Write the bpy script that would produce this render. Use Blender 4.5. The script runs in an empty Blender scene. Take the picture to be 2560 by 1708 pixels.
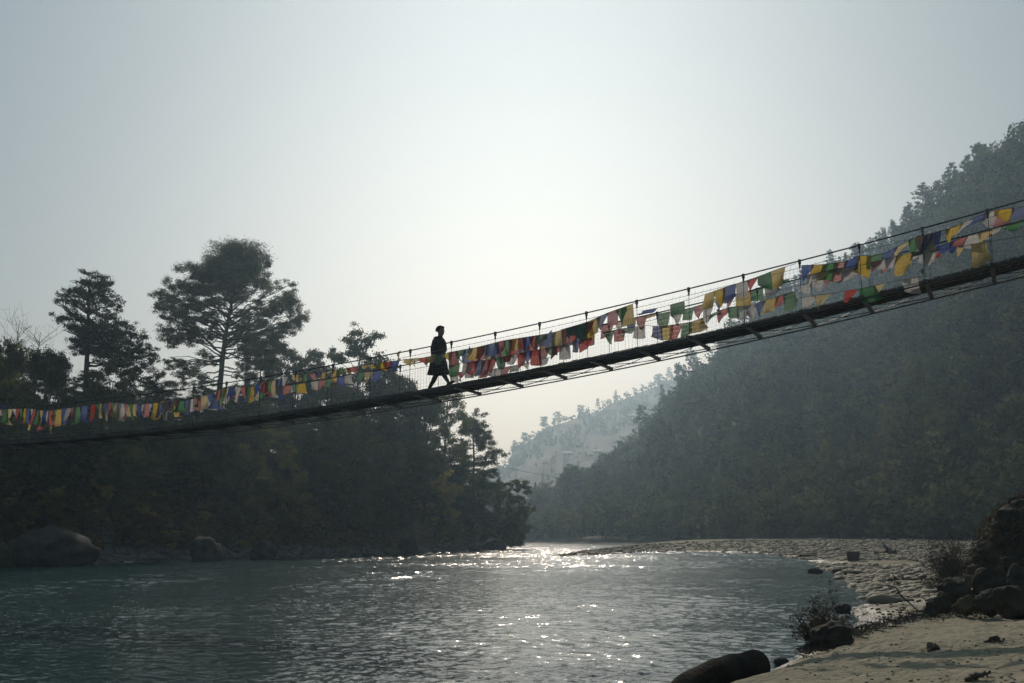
import bpy, bmesh, math, random
import numpy as np
from mathutils import Vector, noise as mnoise

R = math.radians
rng = np.random.default_rng(7)
random.seed(7)
scene = bpy.context.scene
col = scene.collection

# ------------------------------------------------------------------ camera
LENS = 35.0
F = LENS / 36 * 2560
HC = 2.1                                   # eye height above the river
PITCH = math.atan((1340 - 854) / F)
CP, SP = math.cos(PITCH), math.sin(PITCH)
cam_d = bpy.data.cameras.new('camera')
cam_d.lens = LENS
cam_d.sensor_width = 36
cam_d.clip_start = 0.1
cam_d.clip_end = 6000
cam = bpy.data.objects.new('camera', cam_d)
cam.location = (0, 0, HC)
cam.rotation_euler = (math.pi / 2 + PITCH, 0, 0)
col.objects.link(cam)
scene.camera = cam


def ray(x, y):
    a, b = (x - 1280) / F, (854 - y) / F
    return np.array([a, CP - SP * b, SP + CP * b])


def at_r(x, y, r):                          # survey point at horizontal distance r
    d = ray(x, y)
    return np.array([0, 0, HC]) + d * (r / math.hypot(d[0], d[1]))


def at_z(x, y, z=0.0):                      # survey point at height z
    d = ray(x, y)
    return np.array([0, 0, HC]) + d * ((z - HC) / d[2])


def az_of(x):
    d = ray(x, 1340)
    return math.atan2(d[0], d[1])


# ------------------------------------------------------------------ helpers
def tag(o, label=None, cat=None, group=None, kind=None):
    if label: o['label'] = label
    if cat: o['category'] = cat
    if group: o['group'] = group
    if kind: o['kind'] = kind
    return o


class Acc:
    """collects verts and faces of one mesh"""
    def __init__(s):
        s.v = []; s.f = []; s.n = 0; s.t = []; s.hast = False

    def add(s, V, Fs, tint=None):
        V = np.asarray(V, float)
        s.v.append(V)
        for f in (Fs if isinstance(Fs, list) else [Fs]):
            s.f.append(np.asarray(f, np.int64) + s.n)
        s.n += len(V)
        if tint is not None:
            s.hast = True
            s.t.append(np.broadcast_to(np.asarray(tint, float), (len(V), 3)))
        else:
            s.t.append(np.ones((len(V), 3)))
        return s

    def build(s, name, mat, parent=None, smooth=False, origin=None):
        me = s.mesh(name, mat, smooth, origin)
        o = bpy.data.objects.new(name, me)
        col.objects.link(o)
        if parent is not None: o.parent = parent
        elif origin is not None: o.location = origin
        return o

    def mesh(s, name, mat, smooth=False, origin=None):
        V = np.concatenate(s.v) if s.v else np.zeros((0, 3))
        if origin is not None: V = V - np.asarray(origin)
        me = bpy.data.meshes.new(name)
        me.vertices.add(len(V))
        me.vertices.foreach_set('co', V.astype(np.float32).ravel())
        tot = np.concatenate([np.full(len(f), f.shape[1]) for f in s.f])
        idx = np.concatenate([f.ravel() for f in s.f])
        me.loops.add(len(idx))
        me.loops.foreach_set('vertex_index', idx.astype(np.int32))
        me.polygons.add(len(tot))
        me.polygons.foreach_set('loop_start', np.concatenate([[0], np.cumsum(tot)[:-1]]).astype(np.int32))
        me.polygons.foreach_set('use_smooth', np.full(len(tot), smooth))
        if s.hast:
            a = me.attributes.new('tint', 'FLOAT_COLOR', 'POINT')
            T = np.concatenate(s.t)
            a.data.foreach_set('color', np.c_[T, np.ones(len(T))].astype(np.float32).ravel())
        me.update(calc_edges=True)
        me.validate()
        me.materials.append(mat)
        return me


def empty(name, loc, rz=0.0):
    o = bpy.data.objects.new(name, None)
    o.empty_display_size = 0.3
    o.location = loc
    o.rotation_euler = (0, 0, rz)
    col.objects.link(o)
    return o


def tube(pts, rad, n=6, cap=True):
    pts = np.asarray(pts, float)
    m = len(pts)
    rad = np.broadcast_to(np.asarray(rad, float), (m,))
    tan = np.gradient(pts, axis=0)
    tan /= np.linalg.norm(tan, axis=1)[:, None] + 1e-9
    up = np.tile([0, 0, 1.0], (m, 1))
    up[np.abs(tan[:, 2]) > 0.92] = [1, 0, 0]
    a = np.cross(tan, up); a /= np.linalg.norm(a, axis=1)[:, None] + 1e-9
    b = np.cross(tan, a)
    th = np.arange(n) * 2 * np.pi / n
    V = pts[:, None] + rad[:, None, None] * (np.cos(th)[None, :, None] * a[:, None] + np.sin(th)[None, :, None] * b[:, None])
    V = V.reshape(-1, 3)
    i = np.arange(m - 1)[:, None] * n; j = np.arange(n)[None]; k = (j + 1) % n
    Q = np.stack([i + j, i + k, i + n + k, i + n + j], -1).reshape(-1, 4)
    fs = [Q]
    if cap:
        fs.append(np.arange(n)[None, ::-1]); fs.append((m - 1) * n + np.arange(n)[None])
    return V, fs


def box(c, ex, ey, ez):
    """box from a centre and three half-axis vectors"""
    c, ex, ey, ez = map(np.asarray, (c, ex, ey, ez))
    S = np.array([[-1, -1, -1], [1, -1, -1], [1, 1, -1], [-1, 1, -1], [-1, -1, 1], [1, -1, 1], [1, 1, 1], [-1, 1, 1]], float)
    V = c + S[:, :1] * ex + S[:, 1:2] * ey + S[:, 2:] * ez
    return V, np.array([[0, 3, 2, 1], [4, 5, 6, 7], [0, 1, 5, 4], [1, 2, 6, 5], [2, 3, 7, 6], [3, 0, 4, 7]])


def grid_faces(nr, nc):
    i = np.arange(nr - 1)[:, None] * nc; j = np.arange(nc - 1)[None]
    return np.stack([i + j, i + j + 1, i + nc + j + 1, i + nc + j], -1).reshape(-1, 4)


def vnoise(x, y, seed=0):
    xi, yi = np.floor(x).astype(np.int64), np.floor(y).astype(np.int64)
    fx, fy = x - xi, y - yi
    fx, fy = fx * fx * (3 - 2 * fx), fy * fy * (3 - 2 * fy)

    def h(a, b):
        n = (a * 374761393 + b * 668265263 + seed * 1442695041) & 0x7fffffff
        n = ((n ^ (n >> 13)) * 1274126177) & 0x7fffffff
        return ((n ^ (n >> 16)) & 0xffff) / 65535.0 * 2 - 1
    return (h(xi, yi) * (1 - fx) + h(xi + 1, yi) * fx) * (1 - fy) + (h(xi, yi + 1) * (1 - fx) + h(xi + 1, yi + 1) * fx) * fy


def fbm(x, y, o=4, seed=0):
    s, a = 0, 1.0
    for k in range(o):
        s = s + a * vnoise(x, y, seed + k * 17); x, y, a = x * 2.03 + 5.1, y * 2.03 - 3.7, a * .5
    return s


def unit(n, g=rng):
    v = g.normal(size=(n, 3))
    return v / np.linalg.norm(v, axis=1)[:, None]


# ------------------------------------------------------------------ materials
def new_mat(name):
    m = bpy.data.materials.new(name); m.use_nodes = True
    nt = m.node_tree; nt.nodes.clear()
    return m, nt, nt.nodes.new('ShaderNodeOutputMaterial')


def N(nt, t, **kw):
    n = nt.nodes.new(t)
    for k, v in kw.items():
        if k.startswith('i_'):
            n.inputs[k[2:].replace('_', ' ')].default_value = v
        else: setattr(n, k, v)
    return n


def simple(name, rgb, rough=.7, var=.25, scale=6.0, bump=.0, bscale=40.0, metal=0.0, spec=.4):
    m, nt, out = new_mat(name)
    p = N(nt, 'ShaderNodeBsdfPrincipled')
    p.inputs['Roughness'].default_value = rough; p.inputs['Metallic'].default_value = metal
    p.inputs['Specular IOR Level'].default_value = spec
    tc = N(nt, 'ShaderNodeTexCoord'); nz = N(nt, 'ShaderNodeTexNoise', i_Scale=scale, i_Detail=6.0)
    nt.links.new(tc.outputs['Object'], nz.inputs['Vector'])
    r = N(nt, 'ShaderNodeValToRGB')
    r.color_ramp.elements[0].position = .3; r.color_ramp.elements[1].position = .72
    r.color_ramp.elements[0].color = (*[c * (1 - var) for c in rgb], 1)
    r.color_ramp.elements[1].color = (*[min(1, c * (1 + var)) for c in rgb], 1)
    nt.links.new(nz.outputs['Fac'], r.inputs['Fac']); nt.links.new(r.outputs['Color'], p.inputs['Base Color'])
    if bump:
        b = N(nt, 'ShaderNodeTexNoise', i_Scale=bscale, i_Detail=8.0); bp = N(nt, 'ShaderNodeBump', i_Strength=bump, i_Distance=.05)
        nt.links.new(tc.outputs['Object'], b.inputs['Vector']); nt.links.new(b.outputs['Fac'], bp.inputs['Height'])
        nt.links.new(bp.outputs['Normal'], p.inputs['Normal'])
    nt.links.new(p.outputs[0], out.inputs[0])
    return m


def leaf_mat(name, rgb, trans=.35, var=.58, tint=False):
    m, nt, out = new_mat(name)
    oi = N(nt, 'ShaderNodeObjectInfo'); geo = N(nt, 'ShaderNodeNewGeometry')
    nz = N(nt, 'ShaderNodeTexNoise', i_Scale=.55, i_Detail=3.0)
    nt.links.new(geo.outputs['Position'], nz.inputs['Vector'])
    ad = N(nt, 'ShaderNodeMath', operation='MULTIPLY_ADD'); ad.inputs[1].default_value = .5
    nt.links.new(oi.outputs['Random'], ad.inputs[0]); nt.links.new(nz.outputs['Fac'], ad.inputs[2])
    r = N(nt, 'ShaderNodeValToRGB'); e = r.color_ramp.elements
    e[0].position = .4; e[1].position = 1.0
    e[0].color = (*[c * (1 - var) for c in rgb], 1)
    e[1].color = (rgb[0] * (1 + var * 1.4), rgb[1] * (1 + var), rgb[2] * (1 + var * .4), 1)
    nt.links.new(ad.outputs[0], r.inputs['Fac'])
    c = r.outputs['Color']
    if tint:
        at = N(nt, 'ShaderNodeAttribute', attribute_name='tint')
        mx = N(nt, 'ShaderNodeMix', data_type='RGBA', blend_type='MULTIPLY'); mx.inputs[0].default_value = 1
        nt.links.new(c, mx.inputs[6]); nt.links.new(at.outputs['Color'], mx.inputs[7]); c = mx.outputs[2]
    d = N(nt, 'ShaderNodeBsdfDiffuse'); t = N(nt, 'ShaderNodeBsdfTranslucent'); ms = N(nt, 'ShaderNodeMixShader')
    ms.inputs[0].default_value = trans
    nt.links.new(c, d.inputs[0]); nt.links.new(c, t.inputs[0])
    nt.links.new(d.outputs[0], ms.inputs[1]); nt.links.new(t.outputs[0], ms.inputs[2]); nt.links.new(ms.outputs[0], out.inputs[0])
    return m


M_pine = leaf_mat('pine_needles', (.07, .09, .045), .35)
M_green = leaf_mat('broad_leaves', (.1, .125, .045), .55)
M_olive = leaf_mat('olive_leaves', (.3, .275, .1), .6)
M_brown = leaf_mat('dry_leaves', (.14, .112, .065), .5)
M_wood_far = leaf_mat('hillside_leaves', (.07, .088, .042), .35, .35, tint=True)
M_litter = leaf_mat('dead_leaf_litter', (.05, .04, .026), .25)
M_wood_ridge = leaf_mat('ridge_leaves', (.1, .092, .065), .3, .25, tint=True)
M_bark = simple('bark', (.07, .055, .042), .9, .4, 3.0, .6, 12.0)
M_rock = simple('river_rock', (.052, .046, .034), .9, .4, 1.6, .9, 8.0, 0, .12)
M_rock_dark = simple('dark_wet_rock', (.046, .044, .038), .9, .4, 2.0, .9, 7.0, 0, .12)
M_rock_tan = simple('tan_rock', (.1, .078, .046), .9, .3, 2.0, .6, 12.0, 0, .12)
M_driftwood = simple('weathered_wood', (.085, .068, .05), .85, .4, 5.0, .6, 30.0)
M_twig = simple('dry_twigs', (.075, .06, .045), .9, .4, 5.0)
M_basket = simple('woven_cane', (.1, .08, .055), .85, .4, 14.0, .5, 60.0)
M_steel = simple('weathered_steel', (.09, .085, .08), .55, .35, 8.0, .2, 60.0, .4)
M_cable = simple('steel_cable', (.05, .05, .05), .5, .3, 30.0, 0, 0, .5)
M_plank = simple('bridge_planks', (.085, .07, .055), .85, .4, 4.0, .4, 30.0)
M_net = simple('galvanised_wire', (.22, .22, .22), .5, .2, 30.0, 0, 0, .6)
M_skin = simple('skin', (.2, .11, .075), .55, .1)
M_hair = simple('hair', (.012, .011, .01), .6, .3, 40.0)
M_robe = simple('robe_cloth', (.035, .022, .024), .9, .35, 18.0, .3, 70.0)
M_sock = simple('sock_cloth', (.02, .02, .023), .9, .2)
M_shoe = simple('shoe_leather', (.02, .018, .016), .5, .2)
M_wall = simple('plastered_wall', (.45, .4, .34), .9, .1)
M_roof = simple('metal_roof', (.55, .56, .58), .8, .1, 1.0, 0, 0, 0, .2)


# ------------------------------------------------------------------ shorelines
left_px = [(-700, 1428), (-300, 1420), (0, 1416), (230, 1413), (330, 1407), (430, 1401), (560, 1396), (700, 1395), (870, 1391),
           (1040, 1386), (1100, 1381), (1200, 1376), (1262, 1374)]
L_az = np.array([az_of(x) for x, y in left_px])
L_r = np.array([np.hypot(*at_z(x, y)[:2]) for x, y in left_px])
L_az = np.array([math.atan2(*at_z(x, y)[:2]) for x, y in left_px])

right_px = [(1600, 1790), (1760, 1730), (1935, 1690), (1985, 1656), (1995, 1630), (2050, 1600), (2123, 1564), (2127, 1545), (2116, 1526), (2169, 1512),
            (2211, 1489), (2185, 1468), (2154, 1449), (2131, 1438), (2062, 1412), (1985, 1393), (1909, 1384), (1775, 1380),
            (1660, 1380), (1581, 1382), (1500, 1387), (1410, 1391), (1462, 1379), (1547, 1370), (1575, 1365)]
R_poly = np.array([at_z(x, y)[:2] for x, y in right_px])
R_poly = np.vstack([[-6, -40], [-5, 2], [-1.5, 7], R_poly, [60, 300], [400, 400], [400, -40]])


def signed_inside(P, poly):
    """distance to polygon edge, positive inside"""
    x, y = P[:, 0], P[:, 1]
    best = np.full(len(P), 1e18); ins = np.zeros(len(P), bool)
    n = len(poly)
    for k in range(n):
        a, b = poly[k], poly[(k + 1) % n]
        e = b - a
        t = np.clip(((x - a[0]) * e[0] + (y - a[1]) * e[1]) / (e @ e), 0, 1)
        best = np.minimum(best, (x - a[0] - t * e[0]) ** 2 + (y - a[1] - t * e[1]) ** 2)
        c = (a[1] > y) != (b[1] > y)
        with np.errstate(divide='ignore', invalid='ignore'):
            xi = a[0] + (y - a[1]) / (b[1] - a[1] + 1e-12) * e[0]
        ins ^= c & (x < xi)
    return np.sqrt(best) * np.where(ins, 1, -1)


def ss(a, b, x):
    t = np.clip((x - a) / (b - a), 0, 1)
    return t * t * (3 - 2 * t)


def right_h(P):
    P = np.atleast_2d(P)
    x, y = P[:, 0], P[:, 1]
    d = signed_inside(P, R_poly) + .35 * fbm(x * .35, y * .35, 3, 3) * np.clip(np.hypot(x, y) / 30, .2, 2)
    r = np.hypot(x, y)
    A = np.interp(r, [0, 17, 24, 40, 80, 130, 170, 300], [.62, .60, .45, .55, .85, 1.4, 1.6, 2.2])
    Ls = np.interp(r, [0, 17, 24, 40, 80, 130], [1.3, 1.2, 2.5, 6, 10, 12])
    z = A * (1 - np.exp(-np.maximum(d, 0) / Ls)) + np.minimum(d, 0) * .18
    # near sand terrace keeps rising gently inland
    z = z + ss(1.5, 9, d) * .35 * (1 - ss(17, 24, r))
    rough = np.interp(r, [0, 17, 23, 60, 150], [.012, .02, .05, .09, .12])
    z = z + rough * fbm(x * 1.1, y * 1.1, 3, 9) * np.clip(d, 0, 1)
    z = z + (1 - ss(19, 26, r)) * np.clip(d, 0, 1) * (.034 * fbm(x * 3.1, y * 2.2, 4, 15) - .03 * np.maximum(0, fbm(x * 2.3 + 7, y * 1.9, 2, 16) - .45))
    return np.maximum(z, -1.6)


crest_x = [-700, -300, 0, 250, 560, 900, 1100, 1200, 1262]
crest_z = [26, 22, 17, 16, 16, 14, 9.5, 5.5, 2.0]
crest_az = [az_of(x) for x in crest_x]


def left_h(az, r):
    ds = np.interp(az, L_az, L_r) + 1.2 * fbm(az * 60, r * .02, 3, 21)
    d = r - ds
    zc = np.interp(az, crest_az, crest_z)
    beach = np.clip(d, -6, 7) * .16
    hill = zc * (1 - np.exp(-np.maximum(d - 6, 0) * .62 / zc))
    z = beach + hill + .5 * fbm(az * 40, r * .15, 3, 5) * ss(4, 12, d)
    end = ss(az_of(1225), az_of(1286), az)
    return z * (1 - end) - 1.5 * end


def ground_left(P):
    return float(left_h(np.array([math.atan2(P[0], P[1])]), np.array([math.hypot(P[0], P[1])]))[0])


def polar_sheet(az, r, hf, name, mat, smooth=True):
    A, Rr = np.meshgrid(az, r)
    X, Y = Rr * np.sin(A), Rr * np.cos(A)
    Z = hf(A.ravel(), Rr.ravel(), X.ravel(), Y.ravel())
    a = Acc(); a.add(np.c_[X.ravel(), Y.ravel(), Z], grid_faces(*A.shape))
    return a.build(name, mat, None, smooth)


# ------------------------------------------------------------------ ground materials
def sand_material():
    m, nt, out = new_mat('sand_and_silt')
    p = N(nt, 'ShaderNodeBsdfPrincipled')
    geo = N(nt, 'ShaderNodeNewGeometry'); sep = N(nt, 'ShaderNodeSeparateXYZ')
    L = nt.links.new
    L(geo.outputs['Position'], sep.inputs[0])
    n1 = N(nt, 'ShaderNodeTexNoise', i_Scale=.8, i_Detail=8.0); n2 = N(nt, 'ShaderNodeTexNoise', i_Scale=9.0, i_Detail=8.0)
    L(geo.outputs['Position'], n1.inputs['Vector']); L(geo.outputs['Position'], n2.inputs['Vector'])
    mx = N(nt, 'ShaderNodeMix', data_type='RGBA'); mx.inputs[6].default_value = (.2, .176, .12, 1); mx.inputs[7].default_value = (.32, .288, .2, 1)
    L(n1.outputs['Fac'], mx.inputs[0])
    m2 = N(nt, 'ShaderNodeMix', data_type='RGBA', blend_type='MULTIPLY'); m2.inputs[0].default_value = .6
    rp = N(nt, 'ShaderNodeValToRGB'); rp.color_ramp.elements[0].position = .3; rp.color_ramp.elements[1].position = .6
    rp.color_ramp.elements[0].color = (.45, .42, .38, 1)
    L(n2.outputs['Fac'], rp.inputs[0]); L(mx.outputs[2], m2.inputs[6]); L(rp.outputs[0], m2.inputs[7])
    # wet rim by the water
    wet = N(nt, 'ShaderNodeMapRange'); wet.inputs['From Min'].default_value = .05; wet.inputs['From Max'].default_value = .2
    L(sep.outputs['Z'], wet.inputs['Value'])
    m3 = N(nt, 'ShaderNodeMix', data_type='RGBA'); m3.inputs[6].default_value = (.09, .075, .06, 1)
    L(wet.outputs[0], m3.inputs[0]); L(m2.outputs[2], m3.inputs[7]); L(m3.outputs[2], p.inputs['Base Color'])
    mr = N(nt, 'ShaderNodeMapRange'); mr.inputs['To Min'].default_value = .22; mr.inputs['To Max'].default_value = .95
    L(wet.outputs[0], mr.inputs['Value']); L(mr.outputs[0], p.inputs['Roughness'])
    p.inputs['Specular IOR Level'].default_value = .3
    vor = N(nt, 'ShaderNodeTexVoronoi', i_Scale=1.6); vor.feature = 'SMOOTH_F1'
    sc = N(nt, 'ShaderNodeTexNoise', i_Scale=2.2, i_Detail=5.0)
    L(geo.outputs['Position'], sc.inputs['Vector']); L(geo.outputs['Position'], vor.inputs['Vector'])
    ad = N(nt, 'ShaderNodeMath', operation='ADD'); L(n2.outputs['Fac'], ad.inputs[0]); L(sc.outputs['Fac'], ad.inputs[1])
    ad2 = N(nt, 'ShaderNodeMath', operation='ADD'); L(ad.outputs[0], ad2.inputs[0]); L(vor.outputs['Distance'], ad2.inputs[1])
    bp = N(nt, 'ShaderNodeBump', i_Strength=.9, i_Distance=.09); L(ad2.outputs[0], bp.inputs['Height']); L(bp.outputs[0], p.inputs['Normal'])
    L(p.outputs[0], out.inputs[0])
    return m


M_sand = sand_material()
M_soil = simple('leaf_litter_soil', (.075, .06, .045), .95, .5, .7, .8, 3.0)
M_bed = simple('river_bed_gravel', (.1, .1, .085), .9, .3, .5)

# ------------------------------------------------------------------ setting
bed = Acc(); bed.add([[-2500, -300, -1.7], [2500, -300, -1.7], [2500, 3000, -1.7], [-2500, 3000, -1.7]], np.array([[0, 1, 2, 3]]))
tag(bed.build('riverbed', M_bed), kind='structure')

r_near = np.concatenate([np.linspace(2, 14, 60), np.geomspace(14.1, 330, 520)])
tag(polar_sheet(np.radians(np.linspace(-3, 42, 520)), r_near, lambda a, r, x, y: right_h(np.c_[x, y]), 'sandy_shore', M_sand), kind='structure')
tag(polar_sheet(np.linspace(az_of(-560), az_of(1287), 420), np.geomspace(58, 330, 260), lambda a, r, x, y: left_h(a, r), 'left_bank_ground', M_soil), kind='structure')


# water ----------------------------------------------------------
def water_material():
    m, nt, out = new_mat('river_water')
    L = nt.links.new
    p = N(nt, 'ShaderNodeBsdfPrincipled')
    p.inputs['Base Color'].default_value = (.016, .047, .048, 1)
    p.inputs['Roughness'].default_value = .145
    p.inputs['IOR'].default_value = 1.33
    geo = N(nt, 'ShaderNodeNewGeometry')
    mp = N(nt, 'ShaderNodeMapping'); mp.inputs['Scale'].default_value = (.8, 1.15, 1)
    L(geo.outputs['Position'], mp.inputs['Vector'])
    acc = None
    for sc, amp in ((10.0, .36), (4.2, .24), (24.0, .30)):
        nz = N(nt, 'ShaderNodeTexNoise', i_Scale=sc, i_Detail=2.0)
        L(mp.outputs[0], nz.inputs['Vector'])
        sb = N(nt, 'ShaderNodeVectorMath', operation='SUBTRACT'); sb.inputs[1].default_value = (.5, .5, .5)
        L(nz.outputs['Color'], sb.inputs[0])
        ml = N(nt, 'ShaderNodeVectorMath', operation='MULTIPLY'); ml.inputs[1].default_value = (amp, amp * 1.15, 0)
        L(sb.outputs[0], ml.inputs[0])
        if acc is None: acc = ml.outputs[0]
        else:
            ad = N(nt, 'ShaderNodeVectorMath', operation='ADD'); L(acc, ad.inputs[0]); L(ml.outputs[0], ad.inputs[1]); acc = ad.outputs[0]
    # calmer and choppier patches of current
    pz = N(nt, 'ShaderNodeTexNoise', i_Scale=.09, i_Detail=3.0); L(geo.outputs['Position'], pz.inputs['Vector'])
    pr = N(nt, 'ShaderNodeMapRange'); pr.inputs['From Min'].default_value = .3; pr.inputs['From Max'].default_value = .7
    pr.inputs['To Min'].default_value = .55; pr.inputs['To Max'].default_value = 1.25
    L(pz.outputs['Fac'], pr.inputs['Value'])
    ln = N(nt, 'ShaderNodeVectorMath', operation='LENGTH'); L(geo.outputs['Position'], ln.inputs[0])
    fr_ = N(nt, 'ShaderNodeMapRange'); fr_.inputs['From Min'].default_value = 28; fr_.inputs['From Max'].default_value = 110
    fr_.inputs['To Min'].default_value = 1.0; fr_.inputs['To Max'].default_value = 2.1; L(ln.outputs['Value'], fr_.inputs['Value'])
    mm = N(nt, 'ShaderNodeMath', operation='MULTIPLY'); L(fr_.outputs[0], mm.inputs[0]); L(pr.outputs[0], mm.inputs[1])
    scl = N(nt, 'ShaderNodeVectorMath', operation='SCALE'); L(acc, scl.inputs[0]); L(mm.outputs[0], scl.inputs['Scale'])
    an = N(nt, 'ShaderNodeVectorMath', operation='ADD'); L(geo.outputs['Normal'], an.inputs[0]); L(scl.outputs[0], an.inputs[1])
    no = N(nt, 'ShaderNodeVectorMath', operation='NORMALIZE'); L(an.outputs[0], no.inputs[0])
    L(no.outputs[0], p.inputs['Normal'])
    L(p.outputs[0], out.inputs[0])
    return m


def build_water():
    az = np.radians(np.linspace(-38, 36, 900))
    r = np.concatenate([np.geomspace(6, 70, 760), np.geomspace(70.2, 300, 820), np.geomspace(304, 640, 40)])
    A, Rr = np.meshgrid(az, r)
    X, Y = Rr * np.sin(A), Rr * np.cos(A)
    Z = np.zeros_like(X)
    g = np.random.default_rng(3)
    step = np.maximum(np.gradient(r)[:, None], Rr * (az[1] - az[0]))
    # warp so that crests are not straight lines
    wx = X + 1.1 * fbm(X * .25, Y * .25, 2, 31); wy = Y + 1.1 * fbm(X * .25 + 9, Y * .25, 2, 32)
    for k in range(80):
        lam = .13 * (.85 / .13) ** g.random()
        th = g.normal(0, 1.0) + .3
        amp = .0014 * lam
        fade = np.clip((lam / step - 2.5) / 2, 0, 1)
        kk = 2 * np.pi / lam
        ph = kk * (wx * math.sin(th) + wy * math.cos(th)) + g.random() * 6.28
        Z += fade * amp * (1.15 * np.sin(ph) + .3 * np.cos(2 * ph))
    far_w = ss(26, 60, Rr)
    for k in range(46):                                               # longer chop further out
        lam = .5 * (1.7 / .5) ** g.random()
        th = g.normal(0, 1.0) + .2
        kk = 2 * np.pi / lam
        Z += far_w * np.clip((lam / step - 2.5) / 2, 0, 1) * .0026 * lam * np.sin(kk * (wx * math.sin(th) + wy * math.cos(th)) + g.random() * 6.28)
    Z *= 1 + 1.3 * ss(75, 120, Rr)                                  # choppier where the river bends over stones
    Z *= np.clip(.95 + .75 * fbm(X * .16 + 3, Y * .07, 3, 41), .25, 2.2)     # calm and ruffled streaks
    a = Acc(); a.add(np.c_[X.ravel(), Y.ravel(), Z.ravel()], grid_faces(*X.shape))
    return a.build('river', water_material(), None, True)


tag(build_water(), kind='structure')

# mountains ------------------------------------------------------
mt_x = [900, 1100, 1250, 1319, 1387, 1465, 1500, 1551, 1574, 1608, 1663, 1704, 1762, 1850, 1960, 2060, 2130, 2190, 2290, 2370, 2440, 2560, 2760, 3100]
mt_y = [1275, 1265, 1246, 1238, 1221, 1184, 1150, 1115, 1081, 1027, 986, 932, 894, 800, 705, 650, 615, 588, 530, 470, 415, 335, 230, 90]
mt_az = np.array([az_of(x) for x in mt_x])
mt_foot = np.interp(mt_x, [900, 1250, 1500, 1900, 2560, 3100], [420, 360, 285, 195, 140, 120])
mt_dist = np.interp(mt_x, [900, 1250, 1500, 1900, 2560, 3100], [560, 560, 490, 400, 300, 270])
mt_elev = np.array([math.atan2(*(lambda d: (d[2], math.hypot(d[0], d[1])))(ray(x, y + (44 if x < 1900 else 60)))) for x, y in zip(mt_x, mt_y)])


def mt_point(az, t):
    df, dc, el = np.interp(az, mt_az, mt_foot), np.interp(az, mt_az, mt_dist), np.interp(az, mt_az, mt_elev)
    zc = HC + np.tan(el) * dc
    r = df + (dc - df) * t
    tt = np.clip(t, 0, 1)
    zc = np.minimum(zc, 195)
    z = 1.0 + (zc - 1.0) * (tt ** 1.1) - np.maximum(t - 1, 0) * zc * .6
    lump = fbm(az * 34, r * .012, 4, 51) * 8 * np.clip(tt * 4, 0, 1) * np.clip((1.02 - tt) * 6, .12, 1)
    z = z + lump
    return np.stack([r * np.sin(az), r * np.cos(az), z], -1)


fr_x = [1000, 1150, 1234, 1271, 1278, 1312, 1350, 1370, 1418, 1455, 1506, 1557, 1598, 1653, 1710, 1790, 1900, 2100]
fr_y = [1255, 1215, 1176, 1152, 1124, 1097, 1070, 1055, 1043, 1026, 1012, 988, 974, 951, 920, 872, 810, 720]
fr_az = np.array([az_of(x) for x in fr_x])
fr_elev = np.array([math.atan2(*(lambda d: (d[2], math.hypot(d[0], d[1])))(ray(x, y + 12))) for x, y in zip(fr_x, fr_y)])


def fr_point(az, t):
    el = np.interp(az, fr_az, fr_elev)
    dc = np.interp(az, [az_of(1100), az_of(2000)], [1150, 1350]); df = 620
    zc = HC + np.tan(el) * dc
    tt = np.clip(t, 0, 1)
    r = df + (dc - df) * t
    zc = np.minimum(zc, 200)
    z = 1 + (zc - 1) * tt ** 1.05 - np.maximum(t - 1, 0) * zc * .6
    z = z + fbm(az * 60, r * .012, 3, 61) * 6 * np.clip(tt * 4, 0, 1) * np.clip((1.02 - tt) * 6, .1, 1)
    return np.stack([r * np.sin(az), r * np.cos(az), z], -1)


def hill_sheet(fn, a0, a1, name, mat, na=300, nt_=120):
    A, T = np.meshgrid(np.linspace(a0, a1, na), np.concatenate([[-.25], np.linspace(0, 1.5, nt_)]))
    P = fn(A.ravel(), T.ravel())
    P[T.ravel() < 0, 2] = -1.5
    a = Acc(); a.add(P, grid_faces(*A.shape))
    return tag(a.build(name, mat, None, True), kind='structure')


M_hill = simple('hillside_scrub', (.045, .045, .028), .95, .45, .05, .8, .3)
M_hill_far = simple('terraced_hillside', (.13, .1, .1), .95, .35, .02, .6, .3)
hill_sheet(mt_point, mt_az[0], mt_az[-1], 'right_mountain', M_hill)
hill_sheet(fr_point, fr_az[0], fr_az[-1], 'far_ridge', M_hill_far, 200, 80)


# ------------------------------------------------------------------ foliage builders
def leaf_quads(C, size, g, aspect=.5, droop=0.0, nrm=None, jit=.6):
    n = len(C)
    if nrm is None:
        a = unit(n, g); a[:, 2] -= droop
        a /= np.linalg.norm(a, axis=1)[:, None]
        b = np.cross(a, unit(n, g))
    else:                                   # leaves lie like shingles on the clump
        q = nrm / (np.linalg.norm(nrm, axis=1)[:, None] + 1e-9) + jit * unit(n, g)
        a = np.cross(q, unit(n, g)); a /= np.linalg.norm(a, axis=1)[:, None] + 1e-9
        b = np.cross(q, a)
    b /= np.linalg.norm(b, axis=1)[:, None] + 1e-9
    s = size * (.6 + .8 * g.random(n))[:, None]
    V = np.stack([C - a * s, C + b * s * aspect, C + a * s, C - b * s * aspect], 1).reshape(-1, 3)
    return V, np.arange(4 * n).reshape(-1, 4)


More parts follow.
